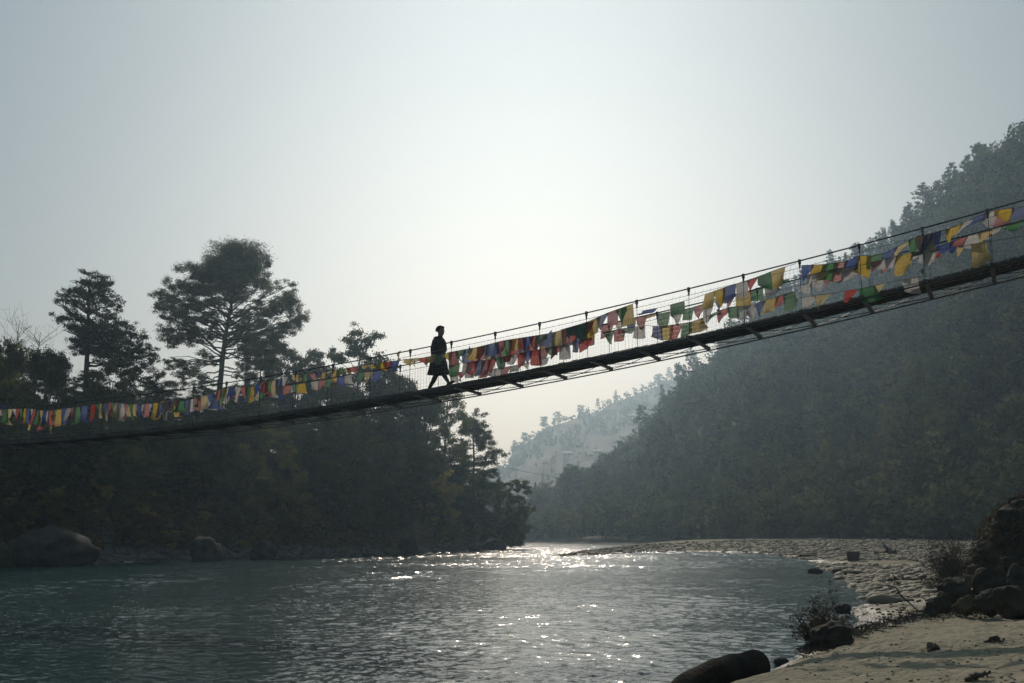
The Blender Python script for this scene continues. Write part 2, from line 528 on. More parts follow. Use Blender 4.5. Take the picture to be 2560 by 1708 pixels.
def fill_masses(acc, masses, per_m3, size, g, aspect=.5, droop=0.0, clump=.33, tint=None):
    for c, r in masses:
        c, r = np.asarray(c, float), np.asarray(r, float)
        vol = r[0] * r[1] * r[2] * 4.2
        ncl = max(5, int(vol ** .8 * 1.6) + 4)
        d = unit(ncl, g)
        cc = c + d * r * (g.random(ncl)[:, None] ** .45)
        n = max(30, int(vol * per_m3 ** 1))
        k = g.integers(0, ncl, n)
        off = g.normal(0, .48, (n, 3)) * np.maximum(r * clump, .25)
        off[:, 2] *= .85
        out = off / np.maximum(r * clump, .25) + (cc[k] - c) / r * .8 + [0, 0, .35]
        V, Q = leaf_quads(cc[k] + off, size, g, aspect, droop, out, .75)
        acc.add(V, Q, tint)


def limb(acc, a, b, r0, r1, g, sag=.12, n=6, k=6):
    a, b = np.asarray(a, float), np.asarray(b, float)
    t = np.linspace(0, 1, n)[:, None]
    L = np.linalg.norm(b - a)
    p = a + (b - a) * t
    p[:, 2] -= (np.sin(t[:, 0] * np.pi) * L * sag)
    p[1:-1] += g.normal(0, .03 * L, (n - 2, 3))
    acc.add(*tube(p, r0 + (r1 - r0) * t[:, 0] ** .7, k))
    return p


def tree_meshes(kind, seed):
    """trunk mesh and crown mesh of a tree about 10 m high, foot at the origin"""
    g = np.random.default_rng(seed)
    T, C = Acc(), Acc()
    H = 10.0
    lean = g.normal(0, .35, 2)
    tz = np.linspace(-.6, H * .96, 9)
    tp = np.c_[lean[0] * (tz / H) ** 2 + g.normal(0, .06, 9), lean[1] * (tz / H) ** 2 + g.normal(0, .06, 9), tz]
    at = lambda z: np.array([np.interp(z, tz, tp[:, 0]), np.interp(z, tz, tp[:, 1]), z])
    masses = []
    if kind == 'pine':
        T.add(*tube(tp, np.interp(tz, [0, H], [.2, .035]), 7))
        lo = g.uniform(.2, .42)
        for k in range(26):
            f = lo + (1 - lo) * (k + g.random() * .6) / 26
            w = 2.3 * (1 - ((f - lo) / (1 - lo)) ** 2.2) ** .6 * g.uniform(.55, 1.1) + .25
            th = k * 2.4 + g.normal(0, .4)
            base = at(H * (f - .04)); tip = at(H * f) + np.array([math.cos(th) * w, math.sin(th) * w, g.uniform(.0, .5)])
            limb(T, base, tip, .05, .015, g, .06, 5, 4)
            s = g.uniform(.65, 1.1)
            masses.append((tip, (s * 1.1, s * 1.1, s * .55)))
            if w > 1.2: masses.append((base + (tip - base) * .6 + [0, 0, .2], (s * .7, s * .7, s * .4)))
        masses.append((at(H * .96), (.5, .5, .6)))
        fill_masses(C, masses, 330, .105, g, .3, 0, .4)
    elif kind == 'conifer':
        T.add(*tube(tp, np.interp(tz, [0, H], [.17, .02]), 6))
        for k in range(26):
            f = .12 + .86 * k / 26
            w = 1.75 * (1 - f) ** .8 * g.uniform(.7, 1.15) + .15
            th = k * 2.4
            tip = at(H * f) + np.array([math.cos(th) * w, math.sin(th) * w, -.15])
            limb(T, at(H * f), tip, .03, .01, g, .0, 4, 4)
            masses.append((at(H * f) * .45 + tip * .55, (.3 + w * .5, .3 + w * .5, .45)))
        fill_masses(C, masses, 280, .11, g, .3, .3, .4)
    elif kind == 'broad':
        fork = H * g.uniform(.25, .4)
        T.add(*tube(np.array([at(z) for z in np.linspace(-.6, fork, 5)]), np.linspace(.26, .17, 5), 7))
        for k in range(24):
            f = g.uniform(.34, .95)
            w = 2.9 * math.sqrt(max(.05, 1 - ((f - .6) / .42) ** 2)) * g.uniform(.35, 1)
            th = k * 2.4 + g.normal(0, .3)
            tip = np.array([math.cos(th) * w, math.sin(th) * w, H * f])
            limb(T, at(fork), tip, .11, .02, g, .05, 6, 5)
            s = g.uniform(.75, 1.25)
            masses.append((tip, (s * 1.1, s * 1.1, s * .8)))
        fill_masses(C, masses, 190, .11, g, .5, 0, .42)
    elif kind == 'open':
        T.add(*tube(tp, np.interp(tz, [0, H], [.15, .03]), 6))
        for k in range(26):
            f = .4 + .58 * (k + g.random()) / 26
            w = 2.5 * g.uniform(.35, 1) * (1.15 - f * .55)
            th = k * 2.4 + g.normal(0, .3)
            base = at(H * (f - .12)); tip = at(H * f) + np.array([math.cos(th) * w, math.sin(th) * w, .3])
            limb(T, base, tip, .05, .012, g, -.04, 6, 5)
            s = g.uniform(.55, .95)
            masses.append((tip, (s, s, s * .65)))
        fill_masses(C, masses, 330, .085, g, .5, 0, .5)
    elif kind == 'spread':
        T.add(*tube(np.array([[0, 0, -.6], [.1, 0, 1.2], [.35, 0, 2.8], [.9, .1, 4.4]]), [.26, .22, .18, .13], 7))
        for k in range(50):
            f = g.uniform(.14, .94)
            w = 3.5 * math.sqrt(max(.05, 1 - ((f - .5) / .5) ** 2)) * g.uniform(.3, 1)
            th = k * 2.4 + g.normal(0, .3)
            tip = np.array([math.cos(th) * w + 1.3, math.sin(th) * w, H * f])
            limb(T, (.25, 0, min(2.8, H * f * .8)), tip, .08, .015, g, -.04, 6, 4)
            s = g.uniform(.7, 1.15); masses.append((tip, (s, s, s * .75)))
        fill_masses(C, masses, 300, .1, g, .5, 0, .42)
    elif kind == 'bush':
        for k in range(7):
            th = k * .9 + g.normal(0, .2); w = g.uniform(.8, 2.6)
            limb(T, (0, 0, -.4), (math.cos(th) * w, math.sin(th) * w, g.uniform(4, 8.2)), .12, .02, g, -.05, 6, 5)
        for k in range(24):
            f = g.uniform(.08, .92); w = 3.2 * math.sqrt(max(.05, 1 - ((f - .4) / .62) ** 2)) * g.uniform(.2, 1)
            th = k * 2.4
            s = g.uniform(.7, 1.3)
            masses.append(((math.cos(th) * w, math.sin(th) * w, H * f), (s, s, s * .8)))
        fill_masses(C, masses, 180, .1, g, .5, 0, .42)
    return T, C


LM = {'pine': M_pine, 'conifer': M_pine, 'broad': M_green, 'open': M_green, 'bush': M_olive, 'spread': M_green}
protos = {}


def proto(kind, var, mat=None):
    mat = mat or LM[kind]
    key = (kind, var, mat.name)
    if key not in protos:
        T, C = tree_meshes(kind, hash_seed(kind) * 31 + var)
        protos[key] = (T.mesh('trunk', M_bark, True), C.mesh('crown', mat))
    return protos[key]


def hash_seed(s): return sum(ord(c) * (i + 3) for i, c in enumerate(s))


def plant(kind, var, pos, h, w, label, cat='tree', group=None, name=None, mat=None, rz=None):
    """a tree of height h and crown width w standing at pos"""
    t, c = proto(kind, var, mat)
    wid = {'pine': 6.2, 'conifer': 4.4, 'broad': 7.4, 'open': 5.4, 'bush': 8.0, 'spread': 8.4}[kind]
    nm = name or {'pine': 'pine_tree', 'conifer': 'conifer_tree', 'broad': 'broadleaf_tree', 'open': 'slender_tree', 'bush': 'shrub', 'spread': 'broadleaf_tree'}[kind]
    o = empty(nm, pos, random.random() * 6.28 if rz is None else rz)
    o.scale = (w / wid, w / wid, h / 10.0)
    tag(o, label, cat, group)
    for n_, me in (('trunk' if kind != 'bush' else 'stem', t), ('crown' if kind != 'bush' else 'foliage', c)):
        ch = bpy.data.objects.new(n_, me); col.objects.link(ch); ch.parent = o
    return o


def plant_px(kind, var, x, ytop, dd, wpx, label, **kw):
    """plant by surveyed treetop: picture column, top, distance behind the left shoreline"""
    az = az_of(x)
    r = float(np.interp(az, L_az, L_r)) + dd
    top = at_r(x, ytop, r)
    z = ground_left(top)
    h = top[2] - z
    return plant(kind, var, (top[0], top[1], z - .1), max(h, 1.0), wpx * r / F, label, **kw)


# ------------------------------------------------------------------ the two big pines of the left bank (surveyed foliage masses)
def big_pine(masses, trunk, dd, label, leaf_per=60, seed=5, depth=.75):
    g = np.random.default_rng(seed)
    z1 = lambda p: (p[0] * .36596, 560 + p[1] * .36596)
    xb = z1(trunk[0])[0]
    r = float(np.interp(az_of(xb), L_az, L_r)) + dd
    base = at_r(*z1(trunk[0]), r)
    gz = ground_left(base)
    o = empty('pine_tree', (base[0], base[1], gz))
    org = np.array([base[0], base[1], gz])
    fw = np.array([base[0], base[1], 0]) / r
    mpp = .36596 * r / F
    T, C = Acc(), Acc()
    tp = [at_r(*z1(p), r) for p in trunk]
    tp = [np.array([base[0], base[1], gz - .8])] + tp
    tp = np.array(tp)
    zz = np.linspace(tp[0, 2], tp[-1, 2], 16)
    ctr = np.c_[np.interp(zz, tp[:, 2], tp[:, 0]), np.interp(zz, tp[:, 2], tp[:, 1]), zz]
    rad = np.interp(zz, [zz[0], zz[-1]], [mpp * 27, mpp * 6])
    T.add(*tube(ctr - org, rad, 9))
    masses = [(a, b + 32 * max(0, min(1, (480 - b) / 200)), c, d * .92) for a, b, c, d in masses]
    xs = [p[0] for p in masses]; mid = np.mean(xs); wid = (max(xs) - min(xs)) / 2
    ms = []
    for (mx, my, rx, ry) in masses:
        c = at_r(*z1((mx, my)), r)
        room = math.sqrt(max(0.04, 1 - min(1, abs(mx - mid) / (wid * 1.08)) ** 2)) * wid * mpp * depth
        for sgn in ((-1, 1) if room > rx * mpp * .9 else (g.choice([-1, 1]),)):
            cc = c + fw * sgn * room * g.uniform(.25, .95)
            rr = np.array([rx * mpp * .98, max(rx, ry) * mpp, ry * mpp * 1.02])
            ms.append((cc - org, rr))
            zb = cc[2] - abs(mx - mid) * mpp * (g.uniform(.25, .6) if my < 760 else g.uniform(-.35, .15)) - .3
            zb = np.clip(zb, ctr[5, 2], ctr[-1, 2])
            b = np.array([np.interp(zb, zz, ctr[:, 0]), np.interp(zb, zz, ctr[:, 1]), zb])
            p = limb(T, b - org, cc - org, mpp * 6, mpp * 1.5, g, g.uniform(-.1, .08), 8, 6)
            for _ in range(3):
                q = p[g.integers(2, 6)]
                limb(T, q, cc - org + unit(1, g)[0] * rr * .8, mpp * 3, mpp * 1.2, g, -.04, 4, 4)
    fill_masses(C, ms, leaf_per * 1.7, .125, g, .28, 0, .36)
    T.build('trunk', M_bark, o, True); C.build('crown', M_pine, o)
    tag(o, label, 'tree', 'tall pines of the left bank')
    return o


A_masses = [(1600, 225, 190, 75), (1480, 260, 120, 70), (1720, 240, 110, 75), (1420, 300, 110, 70), (1310, 370, 110, 65), (1180, 460, 90, 60), (1085, 520, 60, 55), (1800, 330, 80, 90),
            (1600, 340, 170, 60), (1450, 380, 110, 50), (1290, 470, 120, 50), (1120, 600, 80, 40), (1230, 590, 110, 40), (1400, 520, 100, 38), (1560, 470, 100, 36),
            (1940, 460, 80, 55), (1980, 540, 85, 70), (2040, 660, 70, 80), (1900, 560, 100, 65), (1790, 470, 80, 60), (1960, 690, 80, 60), (1790, 600, 90, 40),
            (1160, 730, 85, 55), (1270, 690, 110, 50), (1390, 680, 90, 40), (1170, 800, 75, 30), (1320, 770, 90, 34), (1460, 620, 60, 34),
            (1640, 700, 90, 45), (1760, 720, 100, 55), (1880, 780, 95, 60), (1690, 820, 95, 55), (1820, 860, 95, 55), (1930, 850, 55, 40),
            (1480, 580, 70, 40), (1620, 560, 80, 45), (1700, 640, 70, 40), (1370, 610, 70, 38), (1440, 730, 70, 36), (1590, 780, 60, 40), (1660, 440, 90, 50), (1540, 380, 90, 50),
            (1170, 950, 65, 32), (1280, 990, 100, 36), (1410, 930, 70, 40), (1360, 1050, 80, 36), (1700, 920, 80, 50), (1800, 960, 95, 55), (1650, 1010, 60, 45), (1240, 1060, 70, 30)]
A_trunk = [(1495, 1180), (1505, 1080), (1522, 900), (1540, 760), (1572, 590), (1605, 430), (1620, 260)]
big_pine(A_masses, A_trunk, 22, 'tall umbrella-crowned pine, the largest tree, rising alone above the left end of the bridge', 84)
B_masses = [(600, 365, 65, 34), (690, 385, 70, 38), (545, 430, 80, 40), (650, 440, 100, 45), (740, 430, 50, 40), (430, 470, 50, 30), (395, 525, 42, 22), (520, 500, 90, 36), (730, 500, 80, 42), (800, 560, 55, 50), (640, 550, 90, 40),
            (480, 570, 60, 26), (410, 640, 60, 26), (480, 680, 80, 40), (590, 690, 110, 50), (710, 670, 110, 45), (830, 690, 75, 45), (620, 770, 140, 52), (780, 770, 120, 55), (900, 720, 45, 38),
            (950, 790, 65, 52), (1000, 880, 70, 50), (1040, 930, 50, 40), (880, 860, 110, 55), (710, 860, 140, 60), (560, 850, 90, 50), (960, 960, 80, 40), (820, 950, 110, 45)]
B_trunk = [(585, 1200), (590, 1000), (600, 800), (603, 600), (610, 400)]
big_pine(B_masses, B_trunk, 18, 'tall irregular pine left of the umbrella-crowned pine, with a stepped right side', 90, 9)


# bare trees
def bare_tree(x, ytop, dd, h_m, label, seed):
    g = np.random.default_rng(seed)
    r = float(np.interp(az_of(x), L_az, L_r)) + dd
    top = at_r(x, ytop, r); z = ground_left(top)
    o = empty('bare_tree', (top[0], top[1], z))
    T, B = Acc(), Acc()
    H = top[2] - z
    ctr = np.array([[0, 0, -.5], [.1, 0, H * .4], [-.1, .1, H * .75], [.05, 0, H]])
    T.add(*tube(ctr, [.14, .1, .06, .015], 6))
    for k in range(26):
        z0 = H * g.uniform(.55, .95); th = g.uniform(0, 6.28); L = h_m * g.uniform(.25, .7)
        a = np.array([0, 0, z0]); b = a + np.array([math.cos(th) * L * .8, math.sin(th) * L * .8, L * g.uniform(.5, 1.1)])
        p = limb(B, a, b, .03, .008, g, .03, 6, 4)
        for q in range(5):
            s = p[g.integers(1, 6)]
            limb(B, s, s + unit(1, g)[0] * L * .35 + [0, 0, L * .25], .014, .005, g, 0, 4, 3)
    T.build('trunk', M_bark, o, True); B.build('branches', M_bark, o)
    tag(o, label, 'tree')


bare_tree(48, 800, 20, 4.2, 'leafless tree with a few dead leaves at the far left, beside the left frame edge', 3)
bare_tree(100, 830, 16, 4.5, 'thin leafless tree with upswept twigs left of the stepped pine', 4)

# surveyed trees of the left bank
plant_px('broad', 0, 15, 835, 18, 150, 'dense dark broadleaf tree below the leafless trees at the left edge', mat=M_green)
plant_px('broad', 1, 120, 880, 14, 170, 'rounded dark tree under the thin leafless tree', mat=M_green)
plant_px('broad', 2, 290, 905, 12, 190, 'wide dark tree at the foot of the stepped pine')
plant_px('pine', 0, 395, 930, 26, 120, 'small pine in the gap between the two tall pines')
plant_px('pine', 1, 655, 860, 26, 130, 'dark pine close behind the right side of the umbrella-crowned pine')
plant_px('broad', 5, 745, 872, 34, 175, 'hazy tree just right of the umbrella-crowned pine, above the railing', mat=M_pine)
plant_px('broad', 2, 818, 868, 38, 150, 'hazy small tree left of the slender open tree over the railing', mat=M_pine)
plant_px('open', 0, 893, 826, 22, 175, 'slender open-crowned tree rising over the railing left of the walking person')
plant_px('broad', 3, 960, 900, 18, 185, 'leafy tree directly behind the flags left of the walking person')
plant_px('broad', 0, 1008, 938, 20, 150, 'leafy crown showing through the net under the walking person', mat=M_pine)
plant_px('open', 1, 1108, 985, 16, 150, 'airy tree whose thin twigs show against the sky under the person')
plant_px('broad', 1, 1050, 985, 14, 190, 'dense rounded tree under the deck right of the person', mat=M_pine)
plant_px('pine', 5, 1186, 1040, 10, 150, 'lone pine with a round top and a drooping right limb near the headland')
plant_px('conifer', 0, 1243, 1180, 7, 55, 'narrow pointed conifer at the end of the headland')
plant_px('spread', 4, 1262, 1192, 3.5, 130, 'round leafy tree leaning over the water at the tip of the headland', rz=0.0)
plant_px('bush', 0, 700, 1170, 5, 200, 'tall olive-yellow leafy bush on the left bank below the bridge', name='tall_bush', cat='bush')
plant_px('bush', 5, 640, 1235, 4, 120, 'low yellow-green bush in front of the tall olive bush, left of it', name='tall_bush', cat='bush')
plant_px('bush', 1, 610, 1090, 8, 140, 'upper yellowish bush just below the deck on the left bank', name='tall_bush', cat='bush')
plant_px('bush', 2, 20, 1160, 3, 120, 'leafy brown bush at the left edge above the boulders', name='tall_bush', cat='bush', mat=M_brown)
plant_px('bush', 3, 960, 1280, 4.5, 150, 'rust-brown bush behind the upright boulder', name='tall_bush', cat='bush', mat=M_brown)

cont_x = [-200, 0, 100, 250, 400, 560, 700, 850, 950, 1050, 1150, 1230]
cont_y = [830, 850, 890, 920, 950, 950, 945, 950, 975, 1030, 1115, 1200]
g2 = np.random.default_rng(11)
n_fill = 84
for k in range(n_fill):
    x = -190 + 1415 * (k + g2.random()) / n_fill
    y0 = np.interp(x, cont_x, cont_y)
    layer = k % 3
    ytop = y0 + [25, 95, 180][layer] * g2.uniform(.5, 1.25) * np.interp(x, [0, 1000, 1230], [1, .9, .45])
    dd = [30, 18, 10][layer] * g2.uniform(.8, 1.3)
    kind = ['pine', 'pine', 'broad', 'conifer', 'open', 'broad'][g2.integers(0, 6)]
    if x > 700: kind = ['pine', 'broad', 'pine', 'conifer', 'open', 'broad'][g2.integers(0, 6)]
    w = {'pine': 150, 'broad': 160, 'conifer': 100, 'open': 140}[kind] * g2.uniform(.75, 1.2)
    plant_px(kind, int(g2.integers(0, 6)), x, ytop, dd, w, 'dark tree merging into the crowded woods of the left bank under the skyline',
             group='trees crowded on the left bank')
for k in range(40):
    x = -60 + 1260 * (k + g2.random()) / 40
    ytop = np.interp(x, cont_x, cont_y) + g2.uniform(120, 260) * np.interp(x, [0, 1000, 1230], [1, .8, .35])
    plant_px(['broad', 'bush', 'conifer', 'broad'][k % 4], int(g2.integers(0, 6)), x, ytop, g2.uniform(7, 16), g2.uniform(110, 170), 'leafy understorey tree filling the lower half of the left bank woods', group='understorey trees of the left bank', name='understorey_tree')
for k in range(62):
    x = -150 + 1390 * (k + g2.random()) / 62
    dd = g2.uniform(3.5, 13)
    r = float(np.interp(az_of(x), L_az, L_r)) + dd
    hgt = g2.uniform(1.6, 4.8) * (.75 if x > 900 else 1)
    b = at_r(x, 1380, r); z = ground_left(b)
    mat = [M_olive, M_brown, M_green][int(g2.integers(0, 3))]
    plant('bush', int(g2.integers(0, 6)), (b[0], b[1], z - .1), hgt, hgt * g2.uniform(.9, 1.5), 'low shrub in the undergrowth just above the left waterline', 'shrub', 'shrubs along the left waterline', mat=mat)

# undergrowth cover on the slope
g3 = np.random.default_rng(15)
ug = Acc()
n = 30000
a_ = g3.uniform(az_of(-300), az_of(1265), n)
dd = 5 + 45 * g3.random(n) ** 1.6
r_ = np.interp(a_, L_az, L_r) + dd
z_ = left_h(a_, r_)
Pu = np.c_[r_ * np.sin(a_), r_ * np.cos(a_), z_ + g3.random(n) * .9]
Pu = Pu[fbm(Pu[:, 0] * .3, Pu[:, 1] * .3, 3, 77) > -.35]
V, Q = leaf_quads(Pu, .28, g3, .45)
ug.add(V, Q)
tag(ug.build('undergrowth', M_brown), 'brown and green undergrowth covering the left bank slope', 'undergrowth', kind='stuff')


# hillside forest ----------------------------------------------------------
def small_tree(kind, g, nl):
    """leaf positions of a small far tree of unit height"""
    if kind == 0:                                                   # rounded
        nc = 9
        d = unit(nc, g); cc = d * [.30, .30, .27] * (g.random((nc, 1)) ** .4) + [0, 0, .66]
        k = g.integers(0, nc, nl); u = unit(nl, g)
        return cc[k] + u * (g.random((nl, 1)) ** .35) * [.15, .15, .13], u * .7 + (cc[k] - [0, 0, .6]) * 2.2
    if kind == 1:                                                   # conical
        z = g.random(nl) ** .8
        th = g.random(nl) * 6.28; rr = (1 - z) * .25 * g.random(nl) ** .4 + .02
        return np.c_[np.cos(th) * rr, np.sin(th) * rr, .12 + z * .9], np.c_[np.cos(th), np.sin(th), np.full(nl, .5)]
    nc = 6                                                          # tiered pine
    cc = np.c_[g.normal(0, .13, nc), g.normal(0, .13, nc), np.linspace(.42, .95, nc)]
    k = g.integers(0, nc, nl); u = unit(nl, g)
    return cc[k] + u * (g.random((nl, 1)) ** .35) * [.19, .19, .085], u + [0, 0, .3]


def forest(fn, a0, a1, n, h0, h1, nl, name, label, leaf, seed, tmax=1.0, tmin=0.0, mat=None):
    g = np.random.default_rng(seed)
    acc = Acc()
    tmpl = [[small_tree(k, g, nl) for _ in range(8)] for k in range(3)]
    az = g.uniform(a0, a1, n); t = tmin + (tmax - tmin) * g.random(n) ** .85
    P = fn(az, t)
    ok = fbm(P[:, 0] * .035, P[:, 1] * .02 + P[:, 2] * .03, 3, seed) > (-.5 if mat else -1.05)          # clearings
    P = P[ok]; n = len(P)
    Vs, Ts, Ns = [], [], []
    for i in range(n):
        kind = g.choice(3, p=[.5, .15, .35])
        hgt = h0 * .8 + (h1 * 1.25 - h0 * .8) * g.random() ** 1.7
        L, Nn = tmpl[kind][g.integers(0, 8)]
        th = g.random() * 6.28
        c, s = math.cos(th), math.sin(th)
        ws = hgt * g.uniform(.85, 1.25)
        Q = np.c_[(L[:, 0] * c - L[:, 1] * s) * ws, (L[:, 0] * s + L[:, 1] * c) * ws, L[:, 2] * hgt] + P[i]
        Vs.append(Q); Ns.append(np.c_[Nn[:, 0] * c - Nn[:, 1] * s, Nn[:, 0] * s + Nn[:, 1] * c, Nn[:, 2]])
        hue = g.random() * .55 + .45 * (.5 + .5 * np.clip(fbm(P[i][0] * .02, P[i][1] * .02, 2, 5), -1, 1))
        base = np.array([1, 1, 1.0]) if hue < .6 else (np.array([1.15, 1.08, .85]) if hue < .8 else np.array([1.25, .9, .8]))
        Ts.append(np.tile(base * g.uniform(.25, 1.75), (nl, 1)))
    V, Q = leaf_quads(np.concatenate(Vs), leaf, g, .65, 0, np.concatenate(Ns), .45)
    acc.add(V, Q, np.repeat(np.concatenate(Ts), 4, 0))
    return tag(acc.build(name, mat or M_wood_far), label, 'forest', kind='stuff')


forest(mt_point, mt_az[0], az_of(2700), 5600, 4, 8.5, 100, 'hillside_forest', 'hazy forest covering the steep mountainside on the right', .42, 21, .96)
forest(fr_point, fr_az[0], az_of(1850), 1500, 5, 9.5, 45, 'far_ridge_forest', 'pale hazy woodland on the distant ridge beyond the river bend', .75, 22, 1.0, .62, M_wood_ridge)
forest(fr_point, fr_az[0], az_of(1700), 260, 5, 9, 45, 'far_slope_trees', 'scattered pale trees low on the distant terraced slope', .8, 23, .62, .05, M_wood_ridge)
# scrub at the foot of the mountain behind the bar
forest(mt_point, az_of(1280), az_of(2700), 420, 4, 8, 110, 'riverside_scrub', 'tangled scrub along the foot of the right mountain behind the stony bar', .4, 24, .02, -.03)


def ridge_tree(fn, elev, azs, dist, x, h, w, kind, label, group=None, var=0):
    a = az_of(x)
    p = fn(np.array([a]), np.array([.985]))[0]
    return plant(kind, var, (p[0], p[1], p[2] - .5), h, w, label, 'tree', group, mat=M_pine)


# trees one can tell apart on the skyline of the right mountain
rt = [(2530, 10.5, 7, 'broad', 'large dark tree on the mountain skyline touching the right frame edge'),
      (2500, 7.5, 5, 'pine', 'round-topped pine on the mountain skyline beside the tree at the right frame edge'),
      (2462, 10, 4.5, 'pine', 'tall narrow pine where the mountain skyline steepens at the right'),
      (2375, 11.5, 7, 'pine', 'bushy flat-topped pine standing out of the mountain skyline above the upper railing'),
      (2398, 7, 4, 'conifer', 'small pointed conifer right beside the bushy flat-topped skyline pine'),
      (2338, 9, 4.5, 'pine', 'slim pine left of the bushy flat-topped skyline pine'),
      (2292, 9, 5.5, 'conifer', 'double-pointed conifer on the middle of the mountain skyline'),
      (2262, 9, 4.5, 'conifer', 'pointed conifer left of the double-pointed one on the skyline'),
      (2232, 8, 4.5, 'pine', 'short tufted pine low on the mountain skyline'),
      (2195, 9, 5.5, 'broad', 'rounded tree where the mountain skyline meets the railing'),
      (2118, 11, 4.5, 'open', 'spindly tree with a tufted head rising above the handrail cable'),
      (2148, 8, 4, 'conifer', 'tiny conifer at the handrail right of the spindly tufted tree'),
      (2050, 9, 6, 'broad', 'bushy tree seen through the railing net below the spindly tufted tree')]
for k, (x, h, w, kind, lab) in enumerate(rt):
    ridge_tree(mt_point, 0, 0, 0, x, h, w, kind, lab, None, k % 6)
for k in range(46):
    x = 1980 + 600 * (k + random.random()) / 46
    ridge_tree(mt_point, 0, 0, 0, x, random.uniform(4.5, 8.5), random.uniform(3, 5), ['broad', 'pine', 'conifer', 'pine'][k % 4], 'small dark tree in the jagged row along the skyline of the right mountain', 'small skyline trees of the right mountain', k % 6)
for k, x in enumerate([1505, 1553, 1612, 1668, 1712, 1745, 1468, 1400]):
    ridge_tree(mt_point, 0, 0, 0, x, 10 + (k * 37 % 6), 7, ['conifer', 'broad', 'pine'][k % 3], 'hazy tree on the descending left edge of the right mountain', 'trees on the left edge of the right mountain', k % 6)
ft = [(1362, 18, 14, 'broad', 'round-headed tree leaning out of the distant ridge at its left shoulder'),
      (1398, 16, 14, 'open', 'pale feathery tree on the distant ridge right of the round-headed one'),
      (1455, 15, 12, 'broad', 'oval tree in the middle of the distant ridge line'),
      (1500, 17, 8, 'open', 'thin tree with a tiny head on the distant ridge'),
      (1546, 17, 10, 'conifer', 'tall cone-shaped tree on the distant ridge'),
      (1655, 16, 14, 'broad', 'large rounded tree near the top of the distant ridge'),
      (1686, 17, 10, 'pine', 'tall tree right of the large rounded one near the top of the distant ridge'),
      (1706, 20, 9, 'conifer', 'lone pointed tree at the top of the distant ridge under the bridge'),
      (1284, 16, 12, 'conifer', 'dark trees tuft where the distant ridge drops to the river'),
      (1313, 15, 11, 'broad', 'small round tree on the lower step of the distant ridge')]
for k, (x, h, w, kind, lab) in enumerate(ft):
    ridge_tree(fr_point, 0, 0, 0, x, h, w, kind, lab, None, k % 6)


# houses on the far slope
def house(x, y, wpx, label, rot):
    az = az_of(x)
    ts = np.linspace(.05, .97, 200)
    P = fr_point(np.full(200, az), ts)
    el = np.arctan2(P[:, 2] + 5 - HC, np.hypot(P[:, 0], P[:, 1]))
    d = ray(x, y); e = math.atan2(d[2], math.hypot(d[0], d[1]))
    p = P[np.argmin(np.abs(el - e))]
    o = empty('house', p, rot)
    r = math.hypot(p[0], p[1]); w = wpx * r / F / 2; dp = 3.6
    W = Acc(); W.add(*box((0, 0, 1.3), (w * .9, 0, 0), (0, dp * .9, 0), (0, 0, 3.0)))
    W.build('wall', M_wall, o)
    Rf = Acc()
    for s in (-1, 1):
        Rf.add(*box((0, s * dp * .55, 5.0), (w, 0, 0), (0, dp * .6, -s * .8), (0, s * .03, .06)))
    Rf.build('roof', M_roof, o)
    for k in (-.5, 0, .5):
        wn = Acc(); wn.add(*box((k * w, -dp * .9, 2.4), (.5, 0, 0), (0, .05, 0), (0, 0, .6))); wn.build('window', M_rock_dark, o)
    tag(o, label, 'house', 'houses on the far slope')


house(1422, 1131, 29, 'bright roofed house in the middle of the distant slope', .1)
house(1497, 1126, 22, 'house with a dull pale roof right of the bright roofed one on the distant slope', -.1)
house(1585, 1037, 18, 'small pale house high on the distant slope beside the mountain edge', 0)
house(1292, 1208, 26, 'white roofed house low on the distant slope right of the headland trees', .05)
house(1240, 1187, 34, 'white roofed building partly hidden behind the headland conifer', 0)

# overhead line across the valley
pl = Acc()
t = np.linspace(0, 1, 40)[:, None]
a, b = at_r(1180, 1150, 330), at_r(2100, 1225, 270)
pts = a + (b - a) * t; pts[:, 2] -= 4 * t[:, 0] * (1 - t[:, 0]) * 4
pl.add(*tube(pts, .05, 5))
tag(pl.build('overhead_cable', M_cable), 'thin dark cable crossing the valley in front of the distant ridge', 'cable')


# ------------------------------------------------------------------ rocks
M_clod = simple('damp_earth', (.04, .032, .022), .95, .5, 4.0, .9, 14.0)
def rock_mesh(name, seed, sub=4, rough=.35, flat=.62, mat=M_rock, squash=(1, 1, 1)):
    bm = bmesh.new(); bmesh.ops.create_icosphere(bm, subdivisions=sub, radius=1)
    off = Vector((seed * 3.7, seed * 1.3, -seed * 2.1))
    for v in bm.verts:
        d = v.co.normalized()
        n = mnoise.fractal(d * .9 + off, 1.0, 2.0, 2) * rough + mnoise.fractal(d * 3.1 + off, 1.0, 2.0, 4) * rough * .28
        c = (1 - 2 * abs(mnoise.noise(d * 1.7 + off))) * rough * .3
        w_ = mnoise.voronoi(d * 1.5 + off)[0]
        n += (w_[1] - w_[0]) * rough * .45
        v.co = d * (1 + n * .85 + c)
        v.co.z *= flat
        v.co = Vector((v.co.x * squash[0], v.co.y * squash[1], v.co.z * squash[2]))
    me = bpy.data.meshes.new(name); bm.to_mesh(me); bm.free()
    me.polygons.foreach_set('use_smooth', np.full(len(me.polygons), True))
    me.materials.append(mat)
    return me


